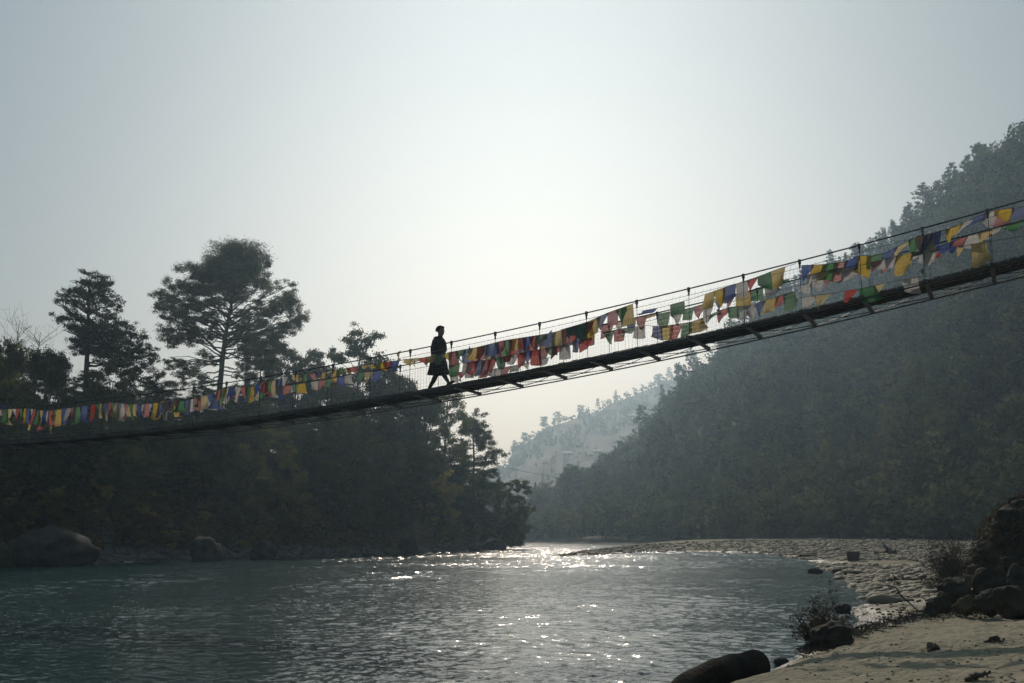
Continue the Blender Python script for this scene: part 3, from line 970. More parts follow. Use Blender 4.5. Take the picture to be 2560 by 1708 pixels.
def rock_px(x0, y0, x1, y1, z, label, seed, mat=M_rock, name='boulder', cat='boulder', rough=.3, depth=.9, group=None, r=None):
    """boulder by its surveyed picture extents; its foot at height z"""
    xm = (x0 + x1) / 2
    base = at_z(xm, y1, z) if r is None else at_r(xm, y1, r)
    rr = math.hypot(base[0], base[1])
    w = (x1 - x0) * rr / F / 2; h = (y1 - y0) * rr / F
    me = rock_mesh(name, seed, 4, rough, 1.0, mat)
    co = np.empty(len(me.vertices) * 3, np.float32); me.vertices.foreach_get('co', co); co = co.reshape(-1, 3)
    ext = co.max(0) - co.min(0)
    co[:, 0] -= (co[:, 0].max() + co[:, 0].min()) / 2
    co[:, 2] -= co[:, 2].min()
    co *= np.array([2 * w / ext[0], 2 * w * depth / ext[1], h * 1.3 / ext[2]], np.float32)
    co[:, 2] -= h * .3
    me.vertices.foreach_set('co', co.ravel()); me.update()
    o = bpy.data.objects.new(name, me)
    fw = np.array([base[0], base[1], 0]) / rr
    o.location = base + fw * w * depth * .6
    o.rotation_euler = (0, 0, -math.atan2(base[0], base[1]))
    col.objects.link(o)
    return tag(o, label, cat, group)


rock_px(35, 1326, 232, 1416, 0, 'huge rounded boulder at the water edge on the left bank, the largest one', 1, M_rock_dark, rough=.42)
rock_px(-35, 1362, 30, 1418, 0, 'cracked pale rock at the left frame edge beside the huge boulder', 2, M_rock)
rock_px(28, 1346, 84, 1400, .5, 'dark boulder tucked behind the left shoulder of the huge boulder', 3, M_rock_dark, r=76)
rock_px(477, 1346, 560, 1404, 0, 'pointed dark boulder standing at the left waterline below the tall pine', 4, M_rock_dark, rough=.45)
rock_px(626, 1354, 690, 1400, 0, 'squat rounded boulder right of the pointed one at the left waterline', 5, M_rock_dark)
rock_px(998, 1342, 1047, 1388, 0, 'upright dome-shaped boulder near the headland', 6, M_rock_dark)
rock_px(834, 1369, 892, 1391, 0, 'flat slanting reddish slab at the left waterline', 7, M_rock_tan, 'slab_rock', 'rock', .2)
rock_px(958, 1371, 1014, 1388, 0, 'low tan slab at the foot of the upright dome-shaped boulder', 8, M_rock_tan, 'slab_rock', 'rock', .2)
rock_px(1172, 1362, 1202, 1379, 0, 'small boulder between the driftwood log and the headland tip', 9, M_rock)
rock_px(1205, 1345, 1268, 1376, 0, 'dark wedge of rock forming the headland tip', 10, M_rock_dark, 'rock_outcrop', 'rock', .35)
rock_px(735, 1377, 775, 1393, 0, 'small grey rock between the squat boulder and the reddish slab', 11, M_rock)
rock_px(905, 1378, 940, 1390, 0, 'small grey rock between the two slabs at the left waterline', 12, M_rock)

# right bank rocks
rock_px(2088, 1511, 2126, 1532, 0, 'shiny wet rock at the notch of the right shoreline above the dry bush', 14, M_rock_dark, 'wet_rock', 'rock')
rock_px(1936, 1646, 1972, 1664, 0, 'flat dark stone in the shallows between the big log and the dry bush', 15, M_rock_dark, 'wet_rock', 'rock', .2)
rock_px(2020, 1421, 2056, 1434, 0, 'dark rock lying in the shallows left of the stony bar', 16, M_rock_dark, 'wet_rock', 'rock')
rock_px(2080, 1422, 2104, 1432, 0, 'small round stone in the shallows right of the dark rock', 17, M_rock, 'wet_rock', 'rock')
rock_px(2112, 1428, 2160, 1439, .02, 'low dark stone at the corner of the stony bar', 18, M_rock_dark, 'wet_rock', 'rock')
rock_px(2000, 1384, 2040, 1394, .1, 'long pinkish rock at the edge of the stony bar left of the basket', 19, M_rock_tan, 'long_rock', 'rock')
rr_ = [(2352, 1452, 2432, 1502, .5, 'grey boulder below the vines at the left of the boulder pile', M_rock),
       (2413, 1440, 2446, 1466, .8, 'yellowish rounded rock wedged on top of the boulder pile', M_rock_tan),
       (2440, 1428, 2530, 1492, .75, 'large rough brown boulder in the middle of the pile under the earth mound', M_rock),
       (2334, 1484, 2385, 1524, .45, 'blocky boulder in front of the grey boulder', M_rock),
       (2385, 1494, 2440, 1530, .45, 'broken tan boulder at the front centre of the pile', M_rock_tan),
       (2435, 1480, 2495, 1528, .5, 'cracked boulder at the front of the pile below the large brown one', M_rock),
       (2485, 1474, 2575, 1532, .55, 'broad dark boulder at the right frame edge on the sand', M_rock),
       (2314, 1506, 2340, 1534, .42, 'small dark stone at the left end of the boulder pile', M_rock_dark),
       (2525, 1420, 2590, 1480, .9, 'boulder at the right frame edge below the pale root', M_rock_dark)]
for k, (x0, y0, x1, y1, z, lab, mt) in enumerate(rr_):
    rock_px(x0, y0, x1, y1, z, lab, 30 + k, mt, rough=.6)


# big log-like boulder at the bottom edge
M_log = simple('wet_dark_wood', (.028, .023, .017), .95, .5, 3.0, .9, 18.0, 0, .08)


def big_log():
    a, b = at_z(1690, 1752, -.06), at_z(1905, 1702, -.05)
    d = b - a; L = np.linalg.norm(d); d /= L
    s = np.linspace(-.75, 1, 26)[:, None]
    p = a + (b - a) * s
    p[:, 2] += .16 * np.sin(np.clip(s[:, 0], -.5, 1) * 2.2) + .06
    rad = np.interp(s[:, 0], [-.75, 0, .3, .85, .95, 1.0], [.10, .2, .24, .25, .22, .12])
    V, fs = tube(p, rad, 18)
    for i in range(len(V)):
        nn = mnoise.fractal(Vector(V[i]) * 2.2, 1.0, 2.0, 4)
        V[i] += (V[i] - p[i // 18]) * nn * .22
    a_ = Acc(); a_.add(V, fs)
    o = a_.build('drift_log', M_log, None, True)
    tag(o, 'thick dark log half in the water at the bottom edge of the photo', 'log')


big_log()


def drift(pts, rad, label, name='driftwood', cat='driftwood', branches=0, seed=1, mat=M_driftwood):
    g = np.random.default_rng(seed)
    o = Acc()
    pts = np.array(pts)
    t = np.linspace(0, 1, len(pts)); tt = np.linspace(0, 1, 14)
    P = np.stack([np.interp(tt, t, pts[:, k]) for k in range(3)], 1)
    P[1:-1] += g.normal(0, rad * .5, (12, 3))
    o.add(*tube(P, np.interp(tt, [0, .5, 1], [rad * .7, rad, rad * .35]) * g.uniform(.8, 1.2, 14), 7))
    for k in range(branches):
        q = P[g.integers(3, 13)]; dv = unit(1, g)[0]; dv[2] = abs(dv[2]) * .7 + .2
        limb(o, q, q + dv * rad * g.uniform(2, 4.5), rad * .4, rad * .12, g, 0, 5, 5)
    return tag(o.build(name, mat, None, True), label, cat)


_ga = np.linspace(az_of(1500), az_of(2700), 300); _gr = np.geomspace(9, 180, 420)
_GA, _GR = np.meshgrid(_ga, _gr)
_GZ = right_h(np.c_[(_GR * np.sin(_GA)).ravel(), (_GR * np.cos(_GA)).ravel()]).reshape(_GA.shape)


def ground_right(X, Y):
    """height of the right bank, from a survey grid"""
    i = np.clip((math.atan2(X, Y) - _ga[0]) / (_ga[1] - _ga[0]), 0, 298.999)
    j = np.clip(math.log(math.hypot(X, Y) / 9) / math.log(180 / 9) * 419, 0, 418.999)
    a, b = int(i), int(j); u, v = i - a, j - b
    return float((_GZ[b, a] * (1 - u) + _GZ[b, a + 1] * u) * (1 - v) + (_GZ[b + 1, a] * (1 - u) + _GZ[b + 1, a + 1] * u) * v)


def gz(x, y, dz=0.0):
    """ground point of the right bank under a picture point"""
    z = .4
    for _ in range(12):
        p = at_z(x, y, z); z = .5 * z + .5 * ground_right(p[0], p[1])
    return at_z(x, y, z) + [0, 0, dz]


drift([gz(2196, 1388, .12), gz(2220, 1388, .25), gz(2243, 1388, .15)], .28, 'dark driftwood trunk lying on the stony bar right of the basket', branches=5, seed=2)
drift([gz(2210, 1482, .03), gz(2226, 1478, .08), gz(2236, 1468, .1), gz(2270, 1467, .06)], .09, 'crooked dark driftwood lying across the wet sand point', branches=4, seed=3)
drift([gz(2222, 1456, .03), gz(2240, 1452, .14), gz(2262, 1458, .05)], .1, 'low heap of dark driftwood just behind the crooked driftwood', branches=6, seed=4)
g0 = gz(2296, 1528)
drift([g0, g0 + [-.35, 0, .32], g0 + [-.55, 0, .62], g0 + [-1.15, -.1, .66]], .022, 'bent bare stick standing up from the sand in front of the boulder pile', 'dead_stick', 'stick', 1, 5, M_twig)
drift([at_z(1050, 1357, 1.0), at_z(1095, 1355, 1.1), at_z(1142, 1356, 1.0)], .3, 'long pale log lying along the foot of the left bank woods', 'drift_log', 'log', 0, 6)
drift([gz(2325, 1624, .03), gz(2345, 1625, .05)], .06, 'small dark stump of driftwood lying alone on the open sand', 'driftwood_stub', 'driftwood', 0, 7)
drift([gz(2415, 1702, .02), gz(2475, 1694, .04)], .03, 'thin stick lying on the sand at the bottom edge', 'dead_stick', 'stick', 0, 8)
drift([gz(2462, 1606, .02), gz(2512, 1603, .03)], .035, 'short dark stick on the sand just below the shadow of the bridge', 'dead_stick', 'stick', 0, 9)


# woven basket on the bar
def basket():
    p = gz(2134, 1402)
    rr = math.hypot(p[0], p[1])
    w = 28 * rr / F / 2; h = 20 * rr / F
    o = empty('woven_basket', p, .15)
    body = Acc()
    n = 28
    for k in range(n):                                           # upright canes
        th = k * 2 * math.pi / n
        c, s = math.cos(th), math.sin(th)
        body.add(*tube([(c * w * .86, s * w * .86, -.05), (c * w, s * w, h)], .022, 5))
    th = np.linspace(0, 2 * np.pi, 57)
    for z in np.linspace(.02, h * .95, 12):
        q = w * (.86 + .14 * z / h) + .012 * np.where(np.arange(57) % 2, 1, -1)
        body.add(*tube(np.c_[np.cos(th) * q, np.sin(th) * q, np.full(57, z)], .024, 4, False))
    th2 = np.arange(24) * 2 * np.pi / 24
    ring = np.c_[np.cos(th2), np.sin(th2), np.zeros(24)]
    body.add(np.vstack([ring * [w * .84, w * .84, 1], ring * [w * .97, w * .97, 1] + [0, 0, h * .96]]),
             np.array([[k, (k + 1) % 24, 24 + (k + 1) % 24, 24 + k] for k in range(24)]))
    body.build('woven_side', M_basket, o)
    rim = Acc(); rim.add(*tube(np.c_[np.cos(th) * w, np.sin(th) * w, np.full(57, h)], .035, 6, False)); rim.build('rim', M_basket, o, True)
    bt = Acc(); bt.add(ring * [w * .86, w * .86, 1] + [0, 0, .03], np.arange(24)[None]); bt.build('bottom', M_basket, o)
    tag(o, 'dark woven basket standing upright on the stony bar', 'basket')


basket()

# gravel of the bar ----------------------------------------------------------
g4 = np.random.default_rng(33)


def stones(n, pos, size, name, label, mat, seed, sub=2):
    g = np.random.default_rng(seed)
    tm = []
    for k in range(10):
        me = rock_mesh('tmp', 100 + k + seed, sub, .3, .6, mat)
        co = np.empty(len(me.vertices) * 3, np.float32); me.vertices.foreach_get('co', co)
        fc = np.empty(len(me.polygons) * 3, np.int32); me.polygons.foreach_get('vertices', fc)
        tm.append((co.reshape(-1, 3).astype(float), fc.reshape(-1, 3)))
        bpy.data.meshes.remove(me)
    acc = Acc()
    for i in range(len(pos)):
        V, Fc = tm[g.integers(0, 10)]
        th = g.random() * 6.28; c, s = math.cos(th), math.sin(th)
        sc = size[i] * np.array([1, g.uniform(.6, 1), g.uniform(.6, 1.1)])
        W = V * sc
        W = np.c_[W[:, 0] * c - W[:, 1] * s, W[:, 0] * s + W[:, 1] * c, W[:, 2]] + pos[i]
        acc.add(W, Fc, np.array([1, 1, 1]) * g.uniform(.4, 1.6) * np.array([1, g.uniform(.93, 1), g.uniform(.82, 1)]))
    return tag(acc.build(name, mat, None, True), label, 'gravel', kind='stuff')


def stone_material():
    m, nt, out = new_mat('river_cobbles')
    p = N(nt, 'ShaderNodeBsdfPrincipled'); p.inputs['Roughness'].default_value = .75
    at = N(nt, 'ShaderNodeAttribute', attribute_name='tint')
    mx = N(nt, 'ShaderNodeMix', data_type='RGBA', blend_type='MULTIPLY'); mx.inputs[0].default_value = 1; mx.inputs[7].default_value = (.185, .157, .106, 1)
    nt.links.new(at.outputs['Color'], mx.inputs[6]); nt.links.new(mx.outputs[2], p.inputs['Base Color'])
    nt.links.new(p.outputs[0], out.inputs[0])
    return m


M_cobble = stone_material()
M_bank = simple('grey_bank_stones', (.1, .097, .088), .9, .4, 1.0, 0, 0, 0, .15)
# density even per visible area: sample picture-like in distance
pos, size = [], []
while len(pos) < 15000:
    az = g4.uniform(az_of(1400), az_of(2620), 4000)
    v = g4.random(4000)
    r = 1 / (1 / 34 + (1 / 170 - 1 / 34) * v ** .75)
    P = np.c_[r * np.sin(az), r * np.cos(az)]
    d = signed_inside(P, R_poly)
    h = right_h(P)
    keep = (d > -1.2) & (fbm(P[:, 0] * .12, P[:, 1] * .05, 3, 91) > -.85) & (g4.random(4000) < np.clip((r - 30) / 14, 0, 1)) & (h > -.25)
    for q, hh, rr in zip(P[keep], h[keep], r[keep]):
        s = .05 + .17 * g4.random() ** 2.6 + .0007 * rr + (.22 * g4.random() if g4.random() < .025 else 0)
        pos.append([q[0], q[1], hh + s * .12]); size.append(s)
stones(0, pos, size, 'bar_cobbles', 'grey rounded cobbles covering the bar beyond the river bend', M_cobble, 1)
pos, size = [], []
for k in range(3800):
    a = g4.uniform(az_of(-120), az_of(1262)); r = float(np.interp(a, L_az, L_r)) + g4.uniform(-.8, 8.5)
    s = .12 + .4 * g4.random() ** 3
    pos.append([r * math.sin(a), r * math.cos(a), float(left_h(np.array([a]), np.array([r]))[0]) + s * .15]); size.append(s)
stones(0, pos, size, 'bank_cobbles', 'grey cobbles lining the foot of the left bank', M_bank, 2)
pos, size = [], []
for k in range(900):                                             # stones and clods on the near wet sand
    q = gz(g4.uniform(2130, 2560), g4.uniform(1440, 1545))
    if ground_right(q[0], q[1]) < .03: continue
    s = .015 + .06 * g4.random() ** 3
    pos.append([q[0], q[1], ground_right(q[0], q[1]) + s * .2]); size.append(s)
for k in range(800):
    q = gz(g4.uniform(1960, 2560), g4.uniform(1560, 1708))
    s = .005 + .022 * g4.random() ** 4
    pos.append([q[0], q[1], ground_right(q[0], q[1]) + s * .2]); size.append(s)
stones(0, pos, size, 'shore_pebbles', 'small stones and clods scattered on the near sand', M_cobble, 3)


# ------------------------------------------------------------------ dry bush, debris, mound
def dry_bush(base, wd, ht, label, seed, n=70, name='dry_bush', leaves=500, mat=M_brown):
    g = np.random.default_rng(seed)
    o = empty(name, base)
    S, Lf = Acc(), Acc()
    tips = []
    for k in range(n):
        th = g.uniform(0, 6.28); w = wd * .5 * g.random() ** .6; h = ht * g.uniform(.3, 1) * (1 - .4 * (w / (wd * .5)) ** 2)
        a = np.array([math.cos(th) * w * .3, math.sin(th) * w * .3, -.05]); b = np.array([math.cos(th) * w, math.sin(th) * w, h])
        p = limb(S, a, b, .010, .003, g, -.08, 8, 4)
        for q in range(6):
            s0 = p[g.integers(2, 8)]
            e = s0 + unit(1, g)[0] * ht * .16 + [0, 0, ht * .05]
            limb(S, s0, e, .004, .002, g, 0, 3, 3); tips.append(e); tips.append(s0)
    tips = np.array(tips)
    C = tips[g.integers(0, len(tips), leaves)] + g.normal(0, .03, (leaves, 3))
    V, Q = leaf_quads(C, .028, g, .45); Lf.add(V, Q)
    S.build('stems', M_twig, o); Lf.build('dry_leaves', mat, o)
    return tag(o, label, 'bush')


b0 = gz(2062, 1612)
dry_bush(b0 + [-.05, 0, -.05], 1.25, .95, 'dry twiggy bush hanging over the water at the edge of the sand', 5, 90, leaves=1500, mat=M_litter)
dry_bush(gz(2085, 1590) + [0, .2, -.1], .5, 1.5, 'tall thin dry stalks rising out of the dry bush by the water', 6, 7, 'dry_stalks', 120)
dry_bush(gz(2385, 1440), 1.3, .9, 'low leafless scrub on the left of the boulder pile', 7, 40, leaves=300, mat=M_litter)

dry_bush(gz(2405, 1452) + [0, 1.0, 0], 2.6, 2.1, 'dark tangle of arching brambles and dead brush beside the earth mound', 9, 170, 'bramble', 5200, M_litter)
dry_bush(gz(2360, 1478) + [0, .3, 0], 1.5, .8, 'low dead brush sprawling in front of the arching brambles', 12, 60, 'dead_brush', 1200, M_litter)
# dark clod under the bush (undercut bank)
rock_px(2032, 1562, 2130, 1624, .25, 'dark overhanging earth clod below the dry bush', 51, M_clod, 'earth_clod', 'earth clod', .4)

# debris strip along the back edge of the sand terrace
g5 = np.random.default_rng(44)
db = Acc()
lx = [2010, 2060, 2150, 2230, 2300, 2400, 2560, 2620]; ly = [1630, 1612, 1578, 1556, 1542, 1532, 1526, 1522]
for k in range(900):
    x = 2000 + 610 * g5.random(); y = np.interp(x, lx, ly) + g5.normal(0, 1) * np.interp(x, [2000, 2150, 2300, 2600], [9, 12, 7, 5])
    q = gz(x, y)
    dv = unit(1, g5)[0]; dv[2] *= .3; dv[0] *= 1.6
    L = g5.uniform(.06, .32)
    db.add(*tube([q - dv * L * .5 + [0, 0, .02], q + g5.normal(0, .015, 3) + [0, 0, .05], q + dv * L * .5 + [0, 0, .03]], [.004, .007, .003], 4))
V, Q = leaf_quads(np.array([gz(x := 2000 + 610 * g5.random(), np.interp(x, lx, ly) + g5.normal(0, 7)) + [0, 0, g5.random() * .07] for _ in range(1800)]), .035, g5, .5)
db.add(V, Q)
tag(db.build('driftwood_debris', M_twig), 'strip of dead twigs and leaves along the back edge of the sand', 'debris', kind='stuff')


# earth mound with roots at the right edge
def mound():
    base = at_z(2590, 1440, .8)
    r = math.hypot(base[0], base[1])
    org = np.array([base[0] + .5, base[1] + .6, .2])
    o = empty('earth_mound', org)
    nu, nv = 90, 60
    U, Vv = np.meshgrid(np.linspace(0, 2 * np.pi, nu), np.linspace(0, 1, nv))
    topz = 3.25
    rad = 2.15 * (1 - Vv ** 1.7) ** .6 + .02
    X, Y, Z = np.cos(U) * rad, np.sin(U) * rad * 1.2, Vv * topz
    P = np.c_[X.ravel(), Y.ravel(), Z.ravel()]
    for i in range(len(P)):
        v = Vector(P[i]); nn = mnoise.fractal(v * .9, 1.0, 2.0, 5)
        d = Vector((P[i][0], P[i][1], .5)).normalized()
        n2_ = mnoise.fractal(v * 3.1, 1.0, 2.0, 4)
        P[i] += np.array(d * (nn * .5 + n2_ * .16))
    a = Acc(); a.add(P, grid_faces(nv, nu)); a.build('soil', M_mound, o, True)
    g = np.random.default_rng(8)
    for k in range(26):
        rt_ = Acc()
        th = g.uniform(2.2, 5.3); z0 = g.uniform(.8, 3.0)
        rd = 2.15 * (1 - (z0 / topz) ** 1.7) ** .6
        a0 = np.array([math.cos(th) * rd * .9, math.sin(th) * rd * 1.05, z0])
        out = np.array([math.cos(th), math.sin(th), 0])
        b0_ = a0 + out * g.uniform(.2, .7) + [g.normal(0, .3), 0, -g.uniform(.2, .9)]
        limb(rt_, a0, b0_, g.uniform(.015, .045), .008, g, -.2, 7, 5)
        rt_.build('root', M_driftwood, o, True)
    lf = Acc(); pts = []
    for k in range(3800):
        th = g.uniform(1.8, 5.6); z0 = topz * g.random() ** .7
        rd = 2.15 * (1 - (z0 / topz) ** 1.7) ** .6 + g.uniform(-.05, .3)
        pts.append([math.cos(th) * rd, math.sin(th) * rd * 1.2, z0 + g.uniform(-.05, .15)])
    V, Q = leaf_quads(np.array(pts), .055, g, .45); lf.add(V, Q); lf.build('dead_leaves', M_litter, o)
    vn = Acc()
    for k in range(14):                                          # arching vines on the river side
        z0 = g.uniform(1.4, 2.9); th = g.uniform(2.7, 4.0)
        rd = 2.15 * (1 - (z0 / topz) ** 1.7) ** .6
        a0 = np.array([math.cos(th) * rd, math.sin(th) * rd, z0]); e = a0 + [-g.uniform(.25, .95), -g.uniform(-.3, .4), -g.uniform(.9, z0 - .1)]
        p = np.array([a0, a0 * .6 + e * .4 + [-.1, 0, .35], a0 * .2 + e * .8 + [-.08, 0, .2], e])
        t4, tt = np.linspace(0, 1, 4), np.linspace(0, 1, 12)
        pp = np.stack([np.interp(tt, t4, p[:, j]) for j in range(3)], 1) + g.normal(0, .02, (12, 3))
        vn.add(*tube(pp, .007, 4))
    vn.build('vines', M_twig, o)
    tag(o, 'dark earth mound with exposed roots and hanging vines at the right frame edge', 'earth mound')


M_mound = simple('crumbling_earth', (.038, .03, .02), .95, .5, 2.5, .9, 10.0)
mound()

# ------------------------------------------------------------------ suspension bridge
BX, BY, DX, DY, BA, BB, BC = -2.8213944, 27.1604319, 1.18380002, -.609445781, 3.90055090, .111917585, .00477541404
ul = math.hypot(DX, DY)
UV = np.array([DX / ul, DY / ul, 0]); WV = np.array([-UV[1], UV[0], 0])   # along and across (away from the camera)
WID = 1.5


def B(i, w=0.0, h=0.0):
    i = np.asarray(i, float)
    z = HC + BA + BB * i + BC * i * i + h
    return np.stack([BX + DX * i + WV[0] * w, BY + DY * i + WV[1] * w, z], -1)


I0, I1 = -26, 20
ii = np.linspace(I0, I1, 230)
bridge = empty('suspension_bridge', B(0, WID / 2, 0))
ORG = np.array(B(0, WID / 2, 0))


def bpart(acc, name, mat, smooth=False, parent=None):
    o = acc.build(name, mat, None, smooth, ORG)
    o.location = (0, 0, 0); o.parent = parent or bridge
    return o


UPV = np.array([0, 0, 1.0])
DW = .79                                                           # middle of the narrow deck
pk = Acc()
rp_ = random.Random(5)
for k in range(int((I1 - I0) * ul / .19)):
    i = I0 + k * .19 / ul
    p, q = B(i, DW, .063), B(i + .17 / ul, DW, .063)
    c = (p + q) / 2 + UPV * rp_.uniform(-.006, .006)
    pk.add(*box(c, (q - p) / 2, WV * (.42 + rp_.uniform(-.02, .02)), UPV * .02))
bpart(pk, 'deck', M_plank)
for w in (DW - .38, DW + .38):
    st = Acc()
    for k in range(I0, I1):
        p, q = B(k, w, .005), B(k + 1, w, .005)
        st.add(*box((p + q) / 2, (q - p) / 2 * .998, WV * .025, UPV * .034))
    bpart(st, 'stringer', M_steel)
for w in (DW - .15, DW + .15):
    st = Acc(); st.add(*tube(B(ii, w, .0), .022, 6)); bpart(st, 'deck_cable', M_cable, True)
for w, hh in ((0, 1.15), (WID, 1.15)):
    a = Acc(); a.add(*tube(B(ii, w, hh), .017, 7)); bpart(a, 'handrail_cable', M_cable, True)
for w in (-.06, 1.58):
    a = Acc(); a.add(*tube(B(ii, w, -.115), .018, 7)); bpart(a, 'lower_cable', M_cable, True)
for k in range(I0 + 8, I1):
    cb = Acc()
    # channel shaped cross beam, deeper towards its ends
    for w0, w1, d0, d1 in ((-.12, .3, .07, .055), (.3, 1.25, .055, .055), (1.25, 1.62, .055, .085)):
        e = UV * .045
        t0, t1 = B(k, w0, -.03), B(k, w1, -.03)
        V = np.array([t0 - e, t0 + e, t1 + e, t1 - e, t0 - e - UPV * d0, t0 + e - UPV * d0, t1 + e - UPV * d1, t1 - e - UPV * d1])
        cb.add(V, np.array([[0, 1, 2, 3], [7, 6, 5, 4], [0, 4, 5, 1], [1, 5, 6, 2], [2, 6, 7, 3], [3, 7, 4, 0]]))
    bpart(cb, 'cross_beam', M_steel)
    for w in (0, WID):
        hg = Acc()
        lean = UV * rp_.uniform(-.03, .03)
        hg.add(*tube([B(k, w, 1.15) + lean, B(k, w, -.04)], .0075, 5))
        h = bpart(hg, 'hanger', M_cable)
        cl = Acc(); c = B(k, w, 1.13) + lean * .95
        cl.add(*box(c, UV * .03, WV * .022, UPV * .055)); cl.add(*box(c - UPV * .1, UV * .018, WV * .014, UPV * .05))
        bpart(cl, 'clamp', M_steel, False, h)
br = Acc()
for k in range(I0 + 8, I1 - 1):
    for (wa, wb) in ((1.62, .9), (.9, 1.62)):
        p, q = B(k + .05, wa, -.06), B(k + .95, wb, -.06)
        t = np.linspace(0, 1, 7)[:, None]; pts = p + (q - p) * t; pts[:, 2] -= .03 * np.sin(t[:, 0] * np.pi)
        br.add(*tube(pts, .009, 4))
    p, q = B(k + .05, 1.5, -.05), B(k + .95, 1.5, -.07)
    br.add(*tube([p, q], .007, 4))
bpart(br, 'bracing', M_cable)
for w in (0, WID):
    nt_ = Acc()
    nt_.add(*tube(B(ii, w, .985), .006, 5))
    for h in np.arange(-.03, .98, .105):
        nt_.add(*tube(B(ii, w, h), .0021, 3, False))
    for i in np.arange(-17, 15, .095 / ul):
        p = B(i, w, -.05); q = B(i, w, .985)
        nt_.add(*tube([p, q], .002, 3, False))
    for i in np.arange(-17, 15, .19 / ul):
        nt_.add(*tube([B(i, w, .985), B(i + .03, w, 1.03 + rp_.random() * .03)], .003, 3, False))
    bpart(nt_, 'net', M_net)


tag(bridge, 'suspension footbridge hung with prayer flags, sweeping across the river', 'footbridge')


# ------------------------------------------------------------------ prayer flags
def rail_point(x, y, w):
    """point on the rail plane (w across the deck) seen at picture point x, y"""
    lo, hi = -26.0, 19.9
    d = ray(x, y)
    for _ in range(60):
        m = (lo + hi) / 2
        P = B(m, w)
        k = P[1] / d[1]
        if d[0] * k > P[0]: lo = m
        else: hi = m
    P = B((lo + hi) / 2, w); k = P[1] / d[1]
    return np.array([P[0], P[1], HC + d[2] * k])


def flag_mat(name, rgb):
    m, nt, out = new_mat(name)
    L = nt.links.new
    tc = N(nt, 'ShaderNodeTexCoord'); oi = N(nt, 'ShaderNodeObjectInfo')
    # block-printed rows of script
    uv = N(nt, 'ShaderNodeAttribute', attribute_name='tint')
    mp = N(nt, 'ShaderNodeMapping'); mp.inputs['Scale'].default_value = (26, 11, 1)
    L(uv.outputs['Vector'], mp.inputs['Vector'])
    nz = N(nt, 'ShaderNodeTexNoise', i_Scale=1.0, i_Detail=2.0); L(mp.outputs[0], nz.inputs['Vector'])
    sep = N(nt, 'ShaderNodeSeparateXYZ'); L(mp.outputs[0], sep.inputs[0])
    fr = N(nt, 'ShaderNodeMath', operation='FRACT'); L(sep.outputs['Y'], fr.inputs[0])
    gt = N(nt, 'ShaderNodeMath', operation='GREATER_THAN'); gt.inputs[1].default_value = .45; L(fr.outputs[0], gt.inputs[0])
    g2_ = N(nt, 'ShaderNodeMath', operation='GREATER_THAN'); g2_.inputs[1].default_value = .5; L(nz.outputs['Fac'], g2_.inputs[0])
    mu = N(nt, 'ShaderNodeMath', operation='MULTIPLY'); L(gt.outputs[0], mu.inputs[0]); L(g2_.outputs[0], mu.inputs[1])
    m5 = N(nt, 'ShaderNodeMath', operation='MULTIPLY'); m5.inputs[1].default_value = .4; L(mu.outputs[0], m5.inputs[0])
    hs = N(nt, 'ShaderNodeHueSaturation'); hs.inputs['Color'].default_value = (*rgb, 1)
    mr = N(nt, 'ShaderNodeMapRange'); mr.inputs['To Min'].default_value = .55; mr.inputs['To Max'].default_value = 1.0
    L(oi.outputs['Random'], mr.inputs['Value']); L(mr.outputs[0], hs.inputs['Saturation'])
    mx = N(nt, 'ShaderNodeMix', data_type='RGBA'); mx.inputs[7].default_value = (.02, .02, .03, 1)
    L(m5.outputs[0], mx.inputs[0]); L(hs.outputs[0], mx.inputs[6])
    d = N(nt, 'ShaderNodeBsdfDiffuse'); t = N(nt, 'ShaderNodeBsdfTranslucent'); ms = N(nt, 'ShaderNodeMixShader'); ms.inputs[0].default_value = .55
    tr = N(nt, 'ShaderNodeBsdfTransparent'); m6 = N(nt, 'ShaderNodeMixShader'); m6.inputs[0].default_value = .04
    L(mx.outputs[2], d.inputs[0]); L(mx.outputs[2], t.inputs[0]); L(d.outputs[0], ms.inputs[1]); L(t.outputs[0], ms.inputs[2])
    L(ms.outputs[0], m6.inputs[1]); L(tr.outputs[0], m6.inputs[2]); L(m6.outputs[0], out.inputs[0])
    return m


FM = {'b': flag_mat('blue_flag', (.05, .09, .3)), 'w': flag_mat('white_flag', (.5, .47, .45)), 'r': flag_mat('red_flag', (.42, .05, .04)),
      'g': flag_mat('green_flag', (.07, .22, .08)), 'y': flag_mat('yellow_flag', (.52, .35, .03)), 'p': flag_mat('pink_flag', (.5, .17, .13))}
ORDER = 'bwrgy'
g6 = np.random.default_rng(55)


